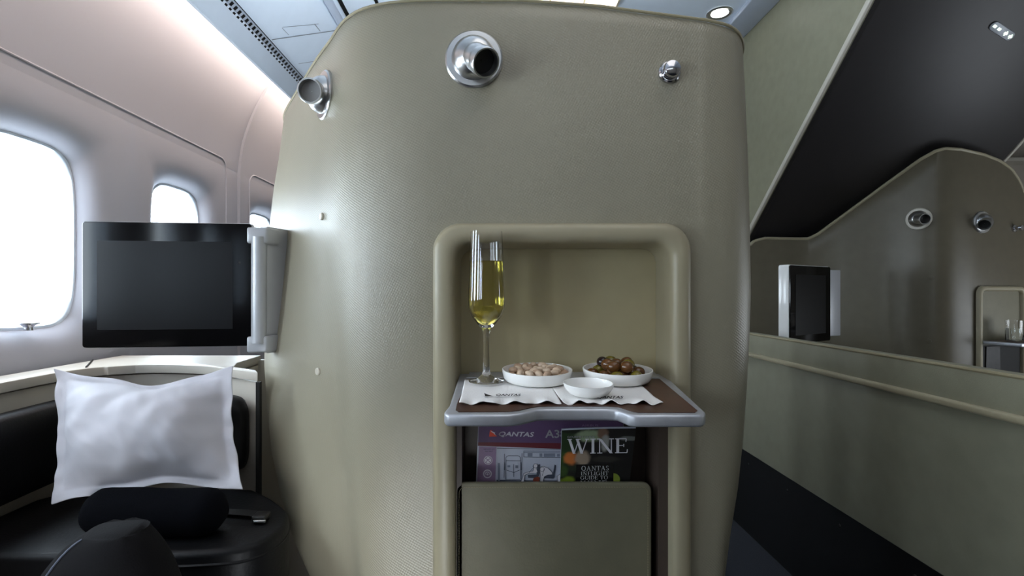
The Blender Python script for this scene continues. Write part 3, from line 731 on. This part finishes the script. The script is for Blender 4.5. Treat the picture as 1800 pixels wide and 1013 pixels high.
MB().poly([bk(*cc(*p), 1.5) for p in [(1490, 680)]+[(1490+70*math.sin(a)*1.0, 620-66*math.cos(a)) for a in [PI*k/14 for k in range(0, 15)]]]).build('lime_picture', M['lime'], bo)

# ------------------------------------------------------------------ window console, guest seat, pillow
inner = catmull([(-1.09, .4), (-1.09, .9), (-1.10, 1.18), (-1.095, 1.30), (-1.05, 1.385), (-.95, 1.425), (-.8, 1.405), (-.68, 1.345), (-.592, 1.29)], 6)
inner = [(p.x, p.y) for p in inner]
outer = [(-.615, 1.315), (-.70, 1.37), (-.73, 1.45), (-.74, 1.62), (-1.18, 1.62), (-1.18, .4)]
con = thing('window_console', 'cream console with rounded ledge under the windows', 'console', (-1.1, 1.2, 0))
inn_in = [(x+(.012 if x < -1.0 else 0), y-(.012 if x > -1.05 else 0)) for x, y in inner]
MB().prism([(x, y, .778) for x, y in inn_in+outer], (0, 0, .024)).build('ledge', M['cream'], con, bevel=.007, seg=3)
MB().prism([(x, y, .05) for x, y in inner+outer], (0, 0, .724)).build('front_panel', M['cream'], con)
j_ = MB().tube([(-1.082, 1.355, .8035), (-1.178, 1.50, .8035)], .0022, 6); j_.build('joint', M['gap'], con)
MB().box((-.602, 1.288, .30), (-.592, 1.300, .775)).build('shadow_gap_strip', M['gap'], con)  # dark strip drawn for the shadow line between console and shell
MB().box((-.76, 1.60, .01), (-.50, 1.615, .79)).build('rear_panel', M['cream'], con)
# guest seat
gs = thing('guest_seat', 'black leather guest ottoman seat below the window console', 'seat', (-.75, 1.1, 0))
plan_s = [(-1.085, .94), (-.80, .945), (-.55, .96), (-.465, .985), (-.437, 1.05), (-.455, 1.13), (-.525, 1.21), (-.60, 1.27), (-1.08, 1.27)]
pls = [tuple(p) for p in catmull([Vector(p) for p in plan_s[1:8]], 5)]
plc = [plan_s[0]]+pls+[(-1.03, 1.28), (-1.08, 1.2)]
cush = MB().prism([(x, y, .385) for x, y in plc], (0, 0, .13)).build('seat_cushion', M['blackleather'], gs, bevel=.032, seg=5)
MB().prism([(-.75+(x+.75)*.97, 1.1+(y-1.1)*.95, .02) for x, y in plc], (0, 0, .37)).build('seat_base', M['black'], gs)
MB().tube([(x-.002 if x > -.7 else x, y, .488) for x, y in [tuple(p) for p in pls]], .0035, 6).build('piping', M['blackleather'], cush)
# backrest follows the console
bp_ = []
for i, (x, y) in enumerate(inner):
    if y < .86: continue
    a = Vector(inner[max(i-1, 0)]); b = Vector(inner[min(i+1, len(inner)-1)]); d = (b-a).normalized(); nrm = Vector((d.y, -d.x))
    bp_.append((Vector((x, y)), nrm))
bp_ = bp_[:-1]
rows = []
n_ = len(bp_)
for i, (p, nr) in enumerate(bp_):
    f_ = 1 if i < n_-4 else [1, 1, .95, .75, .2][i-(n_-5)]
    cz, hz, dp = .645, .095*(.55+.45*f_), .075
    ring = []
    for k in range(20):
        a = 2*PI*k/20; c, s = math.cos(a), math.sin(a)
        off = dp/2+.003+dp/2*f_*math.copysign(abs(c)**.55, c); q_ = p+nr*off
        ring.append((q_.x, q_.y, cz+hz*math.copysign(abs(s)**.55, s)))
    rows.append(ring)
bk_ = MB().grid(rows, closed=True); bk_.poly(rows[0]); bk_.poly(rows[-1])
bk_.build('backrest', M['blackleather'], gs, angle=60)

# pillow
TL, TR, BR, BL = P(94, 648, 1.175), P(411, 643, 1.165), P(428, 861, 1.06), P(90, 888, 1.04)
nrmP = (TR-TL).cross(BL-TL).normalized()
if nrmP.y > 0: nrmP = -nrmP
NP = 72
def pil(s_, t, side):
    p = TL.lerp(TR, s_).lerp(BL.lerp(BR, s_), t)
    a, b = abs(2*s_-1), abs(2*t-1)
    # pull edges in between the corners
    ctr = (TL+TR+BR+BL)/4
    sag = math.sin(PI*s_)
    if t < .5: p.z -= (1-2*t)**2*(.040*sag*(.7+.5*s_)+.006*math.sin(s_*14)*sag)
    else: p.z += (2*t-1)**2*(.021*sag+.006*math.sin(s_*11+1)*sag)
    sagx = math.sin(PI*t)*.012
    p.x += sagx*(1-2*s_)*abs(1-2*s_)
    fl_w = .06
    e = min(s_, 1-s_)/fl_w; f_ = min(t, 1-t)/(fl_w*1.25)
    body = 0
    if e > 1 and f_ > 1:
        x_ = (s_-fl_w)/(1-2*fl_w)*2-1; y_ = (t-fl_w*1.25)/(1-2.5*fl_w)*2-1
        body = (max(0, 1-abs(x_)**2.6)*max(0, 1-abs(y_)**2.0))**.85
    d = .0022+.078*body
    wr = .010*noise.noise((s_*5+1, t*4, .3))*body + .006*noise.noise((s_*9+t*5, t*3-s_*2, 4))*body**.5 + .004*(1-abs(noise.noise((s_*11-t*4, t*5+s_*2, 7))))*body**.5 + .005*noise.noise((s_*8, t*9, 9))*(.2+.8*(1-body))
    edge = min(1, e)*min(1, f_)
    p += nrmP*(.010*noise.noise((s_*6, t*6, 2))*(1-edge)*1.2)
    return p + nrmP*(side*d + (wr if side > 0 else .3*wr))
mb = MB()
mb.grid([[pil(i/NP, j/NP, 1) for i in range(NP+1)] for j in range(NP+1)]); mb.grid([[pil(i/NP, j/NP, -.45) for i in range(NP+1)] for j in range(NP+1)], flip=True)
per = [(i, 0) for i in range(NP)]+[(NP, j) for j in range(NP)]+[(i, NP) for i in range(NP, 0, -1)]+[(0, j) for j in range(NP, 0, -1)]
mb.grid([[pil(i/NP, j/NP, 1) for i, j in per], [pil(i/NP, j/NP, -.45) for i, j in per]], closed=True)
o = mb.build('pillow', M['cotton'], origin=tuple((BL+BR)/2), angle=80, subsurf=1)
tag(o, 'white cotton pillow with flat border leaning on the guest seat', 'pillow')
# rolled blanket
path = [P(118+(374-118)*k/20, 906-k*.5, .985-.0*k) for k in range(21)]
rad = [.046*min(1, (.35+.65*math.sqrt(min(1, k/2.2)))*1)*min(1, (.35+.65*math.sqrt(min(1, (20-k)/2.2)))) for k in range(21)]
for p_ in path: p_.z = .560; p_.y += .045
mb = MB().tube(path, rad, 28)
mb.v = [tuple(Vector(v)+Vector((0, 0, .004*noise.noise(Vector(v)*14)))) for v in mb.v]
o = mb.build('rolled_blanket', M['blanket'], origin=tuple(path[10]-Vector((0, 0, .046))), angle=80)
tag(o, 'dark navy rolled blanket lying below the pillow on the seat', 'blanket')
# seat belt buckle
sb = thing('seat_belt', 'black seat belt strap with small metal buckle on the seat', 'seat belt', P(440, 880, 1.09))
MB().grid([[Vector((x, y-.012, z)), Vector((x, y+.012, z+.002))] for x, y, z in [(-.60, 1.125, .519), (-.57, 1.115, .522), (-.54, 1.11, .523), (-.515, 1.105, .522)]]).build('strap', M['black'], sb)
bu = P(461, 879, 1.09)
MB().box((bu.x-.016, bu.y-.018, .517), (bu.x+.014, bu.y+.014, .531)).build('buckle', M['black'], sb, bevel=.004)
MB().box((bu.x-.010, bu.y-.022, .5185), (bu.x+.016, bu.y-.016, .525)).build('clasp', M['silver'], sb, bevel=.002)
# bag in the foreground
bg = thing('travel_bag', 'charcoal fabric bag with curved top standing before the guest seat', 'bag', (-.585, .755, 0))
bc = P(180, 1005, .755)
rows = []
for i in range(25):
    t = i/24; zt = .645*(1-(1-t)**2.2); w_ = .135*(1-(zt/.66)**5)**.6+.004; dpt = .075*(1-(zt/.66)**6)**.5+.008
    lean = -.01+.022*t
    rows.append([(bc.x+lean+w_*math.copysign(abs(math.cos(2*PI*k/36))**.8, math.cos(2*PI*k/36)), .74+.03*t+dpt*math.copysign(abs(math.sin(2*PI*k/36))**.8, math.sin(2*PI*k/36)), zt+.003*noise.noise((k*.5, t*5, 1))) for k in range(36)])
mb = MB().grid(rows, closed=True); mb.poly(rows[0]); mb.poly(rows[-1])
bgo = mb.build('bag_body', M['bag'], bg, angle=80)
MB().tube([Vector(r[23])+Vector((0, -.001, 0)) for r in rows[:-1]], .0016, 6).build('zip_seam', M['ink'], bgo)

# window latch
lp_ = P(50, 570, 1.30); lp_.x = XW+.0
t = thing('window_latch', 'small chrome knob on the sill of the nearest window', 'knob', P(50, 572, 1.318))
lb = P(50, 574, 1.335); 
MB().lathe([(.010, 0), (.009, .008), (.016, .014), (.023, .017), (.023, .020), (.012, .023), (.001, .024)], 24, Matrix.Translation((lb.x, lb.y, .902))).build('knob', M['chrome'], t)

# ------------------------------------------------------------------ monitor on its arm
mo = thing('monitor', 'large black monitor on swing arm before the windows', 'monitor', P(290, 622, 1.27))
A, B = P(143, 388, 1.245), P(443, 396, 1.29)
dx = Vector((B.x-A.x, B.y-A.y, 0)); Wm = dx.length; dx.normalize(); nm = Vector((dx.y, -dx.x, 0))
Zt, Zb = A.z, P(143, 613, 1.245).z
base = Vector((A.x, A.y, 0))
def mp_(s_, z, d=0): return base+dx*s_+Vector((0, 0, z))+nm*d
pts = rrect(0, Zb, Wm, Zt, .008, 4)
MB().prism([mp_(x, z, -.022) for x, z in pts], nm*.016).build('housing', M['alu'], mo, bevel=.003)
MB().prism([mp_(x, z, -.0055) for x, z in rrect(.002, Zb+.002, Wm-.002, Zt-.002, .007, 4)], nm*.006).build('bezel', M['bezel'], mo, bevel=.001, seg=1)
sx0, sx1 = Wm*(170-143)/300, Wm*(408-143)/300
scn = MB().prism([mp_(x, z, .0002) for x, z in ((sx0, Zb+.045), (sx1, Zb+.045), (sx1, Zt-.048), (sx0, Zt-.048))], nm*.0008).build('screen', M['screen'], mo)
MB().lathe([(.0035, 0), (.003, .0012), (.0005, .0015)], 12, look_matrix(mp_(Wm*.925, Zt-.1, .0), nm)).build('sensor', M['gap'], mo)
arm = MB(); pA = P(452, 500, 1.30)
hx = Vector((B.x, B.y, 0))
def hp(a, b, z): return Vector((B.x+a, B.y+b, z))
z0_, z1_ = P(465, 620, 1.33).z, P(465, 400, 1.33).z
MB().prism([hp(.030, .016, z0_), hp(.060, .10, z0_), hp(.048, .105, z0_), hp(.020, .03, z0_)], (0, 0, z1_-z0_)).build('arm_plate', M['silverpaint'], mo, bevel=.003)
MB().tube([hp(.012, .012, z0_+.028), hp(.012, .012, z1_-.028)], .019, 20).build('hinge_column', M['silverpaint'], mo)
for za in (z0_+.004, z1_-.046): MB().prism([hp(x, y, za) for x, y in ((-.012, -.006), (.036, .004), (.05, .05), (.02, .05), (-.012, .02))], (0, 0, .042)).build('hinge_block', M['silverpaint'], mo, bevel=.006)
sp_, sn_ = shell_pt(487, 510)
MB().prism([hp(.035, .07, z0_+.08), hp(.055, .10, z0_+.08), Vector((sp_.x+.012, sp_.y+.012, z0_+.08)), Vector((sp_.x-.02, sp_.y, z0_+.08))], (0, 0, .12)).build('mount', M['silverpaint'], mo)

# ------------------------------------------------------------------ low divider wall at the right
XD = 1.045
dv = thing('suite_divider', 'low olive divider wall with pale trim rail along the aisle', 'divider', (XD, 1.4, 0))
ztp = EYE-.158*XD; ztr = EYE-.243*XD; zpb = EYE-.632*XD
D0, D1 = .2, 2.75
MB().box((XD, D0, ztr+.004), (XD+.045, D1, ztp)).build('upper_panel', M['olive'], dv, bevel=.006)
MB().tube([(XD+.003, D0, ztp-.004), (XD+.003, D1, ztp-.004)], .005, 8).build('top_edge', M['piping'], dv)
MB().box((XD-.012, D0, ztr-.008), (XD+.02, D1, ztr+.01)).build('trim_rail', M['frame'], dv, bevel=.006)
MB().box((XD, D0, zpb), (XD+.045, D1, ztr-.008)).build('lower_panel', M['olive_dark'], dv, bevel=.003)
MB().box((XD+.006, D0, 0), (XD+.04, D1, zpb-.001)).build('kick_plate', M['black'], dv)
for k in range(6): MB().lathe([(.006, 0), (.005, .003), (.001, .0035)], 10, look_matrix((XD+.006, 1.0+k*.28, zpb-.05), (-1, 0, 0))).build('screw', M['gap'], dv)

# ------------------------------------------------------------------ stair enclosure at the upper right
XS = 1.5
def slab_z(y): return EYE+2.86-.83*y
def slab_pt(u, v, off=0):
    y = 2.86/(-(v-V0)/F+.83); return P(u, v, y)
ys_top = (EYE+2.86-2.56)/.83
st_ = thing('staircase', 'olive sided stair enclosure with dark sloping underside overhead', 'staircase', (XS, 2.4, slab_z(2.4)))
MB().prism([(XS, ys_top, 2.56), (XS, 3.25, slab_z(3.25)), (XS, 3.9, slab_z(3.25)), (XS, 3.9, 2.56)], (.04, 0, 0)).build('side_panel', M['stairside'], st_)
nS = Vector((0, -.83, -1)).normalized()
def sl_box(x0, x1, d0, d1):
    a = Vector((0, ys_top, 2.56)); b = Vector((0, 3.35, slab_z(3.35))); q = [a+nS*d0, b+nS*d0, b+nS*d1, a+nS*d1]
    return MB().prism([Vector((x0, p.y, p.z)) for p in q], (x1-x0, 0, 0))
sl_box(XS+.008, 2.61, -.03, 0).build('underside', M['slab'], st_, bevel=.006)
sl_box(XS-.008, XS+.008, -.022, .004).build('edge_trim', M['trim'], st_, bevel=.005)
sl_box(2.61, 2.625, -.04, .004).build('outer_trim', M['trim'], st_, bevel=.004)
a, b = slab_pt(1747, 45), slab_pt(1774, 63); d = (b-a).normalized(); e = nS.cross(d).normalized()
pill = [a+e*.017*math.cos(t)-d*.017*math.sin(t) for t in [PI*k/8 for k in range(9)]]+[b-e*.017*math.cos(t)+d*.017*math.sin(t) for t in [PI*k/8 for k in range(9)]]
sg = MB().prism([p+nS*.001 for p in pill], nS*.006).build('sign_plate', M['grey'], st_, bevel=.002)
em_ = emit('sign_icon', (235, 255, 235), 1.2)
L = (b-a).length
for f_, kind in ((.0, 'r'), (.28, 'r'), (.70, 'x'), (1.0, 'x')):
    c = a+d*L*f_+nS*.0075; mk = MB()
    if kind == 'r': mk.poly([c+d*x*.009+e*y*.005 for x, y in ((-1, -1), (1, -1), (1, 1), (-1, 1))])
    else:
        mk.poly([c+d*x*.010+e*y*.004 for x, y in ((-1, -1), (1, -1), (1, 1), (-1, 1))]); mk.poly([c+d*x*.004+e*y*.009 for x, y in ((-1, -1), (1, -1), (1, 1), (-1, 1))])
    mk.build('sign_icon', em_, sg)

# ------------------------------------------------------------------ neighbouring suite at the right
UP = [(1270, 3.02), (1335, 3.0), (1400, 2.975), (1440, 2.93), (1500, 2.815), (1560, 2.70), (1620, 2.575), (1655, 2.525), (1690, 2.51), (1730, 2.525), (1800, 2.60), (1850, 2.68)]
TP = [(1270, 440), (1318, 432), (1326, 424), (1345, 419), (1400, 420), (1422, 420), (1440, 411), (1500, 367), (1560, 323), (1620, 280), (1645, 266), (1662, 261), (1690, 263), (1730, 272), (1758, 283), (1778, 297), (1792, 317), (1802, 342), (1830, 420), (2000, 520)]
fs = thing('suite_shell', 'neighbouring olive suite shell at the right beyond the low divider', 'suite shell', (2.0, 2.7, 0))
us = sorted(set([1270+k*5 for k in range(117)]))
def fY(u): return interp([p[0] for p in UPs], [p[1] for p in UPs], u)
UPs = [(p.x, p.y) for p in catmull([Vector(p) for p in UP], 6)]
def ftop(u): return interp([p[0] for p in TP], [p[1] for p in TP], u)
zsn = 16; rows = []; topf = []
for k in range(zsn+1):
    r = []
    for u in us:
        y = fY(u); zt = EYE-y*(ftop(u)-V0)/F; r.append((y*(u-U0)/F, y, zt*k/zsn))
    rows.append(r)
rows.append([(x, y+.03, z+.004) for x, y, z in rows[-1]]); rows.append([(x, y+.05, 0) for x, y, z in rows[-1]])
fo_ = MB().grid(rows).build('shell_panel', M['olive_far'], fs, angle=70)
MB().tube([Vector(p)+Vector((0, .004, .0)) for p in rows[zsn]][8:], .009, 8).build('edge_trim', M['frame'], fs)
def fpt(u, v, d=0): y = fY(u); p = P(u, v, y); return p
def fnr(u):
    a, b = fpt(u-4, 500), fpt(u+4, 500); t = Vector((b.x-a.x, b.y-a.y)).normalized(); return Vector((t.y, -t.x, 0))
reading_lamp('reading lamp with white ring on the neighbouring suite wall', fpt(1615, 385), fnr(1615), (1624, 385, .05), .98, 'trim')
reading_lamp('silver reading lamp at right on the neighbouring suite wall', fpt(1726, 391), fnr(1726), (1729, 397, .05), .98)
t = thing('coat_hook', 'tiny chrome knob at the right edge of the neighbouring suite wall', 'hook', fpt(1782, 402))
MB().lathe([(.018, 0), (.018, .006), (.009, .009), (.009, .02), (.015, .026), (.013, .036), (.001, .04)], 20, look_matrix(fpt(1782, 402), fnr(1782))).build('knob', M['chrome'], t)
for u, v in ((1636, 488), (1632, 600)):
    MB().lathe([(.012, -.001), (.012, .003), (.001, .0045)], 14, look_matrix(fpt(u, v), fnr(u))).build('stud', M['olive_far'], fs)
# far alcove
fa, fb_ = fpt(1713, 650), fpt(1796, 650); fd = Vector((fb_.x-fa.x, fb_.y-fa.y, 0)); fw = fd.length; fd.normalize(); fn = Vector((fd.y, -fd.x, 0))
fzt = EYE-2.56*(503-V0)/F
FO = Vector((fa.x, fa.y, 0))+fn*.006
def al(x, y, z): return FO+fd*x+fn*y+Vector((0, 0, z))
def arch2(i, dy, r):
    out = [al(i, dy, .3)]
    out += [al(i+r-r*math.cos(t), dy, fzt-i-r+r*math.sin(t)) for t in [PI/2*k/6 for k in range(7)]]
    out += [al(fw-i-r+r*math.sin(t), dy, fzt-i-r+r*math.cos(t)) for t in [PI/2*k/6 for k in range(7)]]
    return out+[al(fw-i, dy, .3)]
MB().grid([arch2(0, 0, .04), arch2(.002, .012, .038), arch2(.008, .018, .034), arch2(.018, .018, .027), arch2(.024, .012, .022), arch2(.026, .001, .02)]).build('alcove_frame', M['frame'], fs, angle=70)
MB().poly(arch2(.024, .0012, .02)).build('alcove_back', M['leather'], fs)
MB().poly([al(x, .0025, z) for x, z in ((.028, .3), (fw-.028, .3), (fw-.028, .742), (.028, .742))]).build('magazine_recess', M['gap'], fs)
ft = thing('tray_table', 'small dark tray table in the neighbouring suite alcove at the right edge', 'tray', al(.12, .08, .75))
MB().prism([al(.02, .003, .748), al(fw+.02, .003, .748), al(fw+.06, .16, .748), al(.035, .16, .748)], (0, 0, .018)).build('tray_rim', M['alu'], ft, bevel=.004)
MB().prism([al(.035, .01, .7665), al(fw+.01, .01, .7665), al(fw+.045, .15, .7665), al(.045, .15, .7665)], (0, 0, .0008)).build('tray_top', M['wood'], ft)
g = al(.125, .08, .7685)
wg = thing('water_glass', 'clear stemmed glass of water on the neighbouring tray', 'glass', g)
MB().lathe([(.0005, 0), (.03, 0), (.032, .002), (.032, .085), (.0325, .1), (.0305, .1), (.0298, .085), (.0298, .008), (.0005, .007)], 28, Matrix.Translation(g), caps=False).build('tumbler', M['glass'], wg, angle=60)
MB().lathe([(.0005, .0075), (.0296, .0085), (.0296, .062), (.0005, .062)], 28, Matrix.Translation(g), caps=False).build('water', M['water'], wg, angle=60)
c = al(.21, .085, .7685)
fdsh = thing('round_dish', 'white dish with dark snacks on the neighbouring tray', 'dish', c)
MB().lathe([(.0005, 0), (.03, 0), (.045, .008), (.05, .016), (.047, .016), (.04, .008), (.0005, .005)], 28, Matrix.Translation(c), caps=False).build('bowl', M['white'], fdsh)
for k in range(6):
    a = k*PI/3; o = MB().ball((0, 0, 0), (.011, .009, .009), 10, 7).build('olive', M['olk']); o.location = c+Vector((.018*math.cos(a), .018*math.sin(a), .0165))
    tag(o, 'dark olive in the white dish on the neighbouring tray', 'olive', 'olives on the neighbouring tray')
bq = [al(.055, .0045, .60), al(.155, .0045, .60), al(.15, .0045, .735), al(.06, .0045, .735)]
mg = MB().prism(bq, fn*.003).build('magazine', mat('dark_cover', (24, 21, 20), .5, var=.9, scale=40), origin=tuple(bq[0])); tag(mg, 'dark magazine below the neighbouring tray table', 'magazine')
# monitor of the neighbouring suite
m2 = thing('monitor', 'black monitor with pale side edge in the neighbouring suite', 'monitor', (1.45, 2.45, .76))
A = P(1388, 465, 2.35); B = P(1459, 470, 2.55); dx = Vector((B.x-A.x, B.y-A.y, 0)); Wm = dx.length; dx.normalize(); nm = Vector((dx.y, -dx.x, 0)); base = Vector((A.x, A.y, 0)); Zt = A.z; Zb = .762
MB().prism([mp_(x, z, -.052) for x, z in rrect(0, Zb, Wm, Zt, .012, 4)], nm*.048).build('housing', M['white'], m2, bevel=.003)
MB().prism([mp_(x, z, -.0035) for x, z in rrect(.003, Zb+.002, Wm-.002, Zt-.003, .009, 4)], nm*.006).build('bezel', M['bezel'], m2)
MB().prism([mp_(x, z, .003) for x, z in ((.045, Zb+.04), (Wm-.05, Zb+.04), (Wm-.05, Zt-.045), (.045, Zt-.045))], nm*.0008).build('screen', M['screen'], m2)
MB().prism([mp_(Wm+.003, Zb+.02, -.01), mp_(Wm+.11, Zb+.02, .0), mp_(Wm+.11, Zb+.02, -.03), mp_(Wm+.003, Zb+.02, -.04)], (0, 0, Zt-Zb-.035)).build('arm_plate', M['silverpaint'], m2, bevel=.004)

# fittings at far right beyond the stairs
cab = thing('cabinet', 'pale cabinet with shelves beyond the stair edge at far right', 'cabinet', (3.0, 2.9, 0))
MB().box((2.72, 3.2, 0), (3.39, 3.25, 2.3)).build('panel', M['cream'], cab)
for z in (1.2, 1.5, 1.8, 2.1): MB().box((2.72, 3.1, z), (3.39, 3.2, z+.02)).build('shelf', M['trim'], cab)
MB().box((2.70, 3.1, 0), (2.72, 3.25, 2.3)).build('side', M['olive'], cab)

for o in LAB:
    if '_local' in o: del o['_local']

# ------------------------------------------------------------------ light
w_ = bpy.data.worlds.new('World'); sc.world = w_; w_.use_nodes = True
bg_ = w_.node_tree.nodes['Background']; bg_.inputs['Color'].default_value = (.76, .89, 1, 1); bg_.inputs['Strength'].default_value = 19
def area(name, loc, tgt, sx, sy, power, col, spread=None):
    L = bpy.data.lights.new(name, 'AREA'); L.shape = 'RECTANGLE'; L.size = sx; L.size_y = sy; L.energy = power; L.color = col
    if spread: L.spread = spread
    o_ = bpy.data.objects.new(name, L); C.objects.link(o_); o_.location = loc
    o_.rotation_euler = (Vector(tgt)-Vector(loc)).to_track_quat('-Z', 'Y').to_euler(); return o_
cv = area('cove_strip', (-.955, 1.0, 1.985), (-1.06, 1.0, 1.88), 6.8, .03, 26, (1, .80, .66))
cz_ = Vector((.95, 0, .31)).normalized().normalized(); cx_ = Vector((0, 1, 0))
cv.rotation_euler = Matrix((cx_, cz_.cross(cx_), cz_)).transposed().to_euler()
area('overhead_fill', (.35, .2, 2.5), (.35, .3, 0), 1.2, 1.6, 7.5, (1, .92, .82))  # overhead fill added to lift the interior, no fixture modelled
area('right_side_fill', (3.36, 1.6, .95), (2.2, 1.8, 1.5), 1.2, .9, 17, (.85, .92, 1))  # added fill that lights the stair underside, standing in for assumed, unmodelled windows
area('low_shell_fill', (-.36, .22, .22), (-.48, 1.2, .50), .6, .4, 1.1, (.9, .95, 1), .9)  # unseen low fill, added to brighten the shell's lower left
area('ceiling_fill', (.1, 1.75, 1.66), (.1, 1.6, 2.6), .9, .2, 15, (.82, .91, 1))  # fill hidden behind the shell, added to brighten the ceiling
area('ceiling_fill', (0, -.9, 1.7), (0, -.4, 2.6), 1.4, .4, 6, (.82, .91, 1))  # second added ceiling fill, out of view behind the camera
# ------------------------------------------------------------------ camera
cam = bpy.data.cameras.new('Camera'); co = bpy.data.objects.new('Camera', cam); C.objects.link(co)
co.location = (0, 0, EYE); co.rotation_euler = (PI/2, 0, 0)
cam.sensor_width = 36; cam.lens = 36*F/1800; cam.shift_x = (900-U0)/1800; cam.shift_y = -(506.5-V0)/1800; cam.clip_start = .02
sc.camera = co
sc.view_settings.view_transform = 'Standard'
sc.view_settings.exposure = 0
sc.cycles.max_bounces = 16; sc.cycles.transparent_max_bounces = 16; sc.cycles.diffuse_bounces = 6; sc.cycles.glossy_bounces = 6; sc.cycles.transmission_bounces = 12
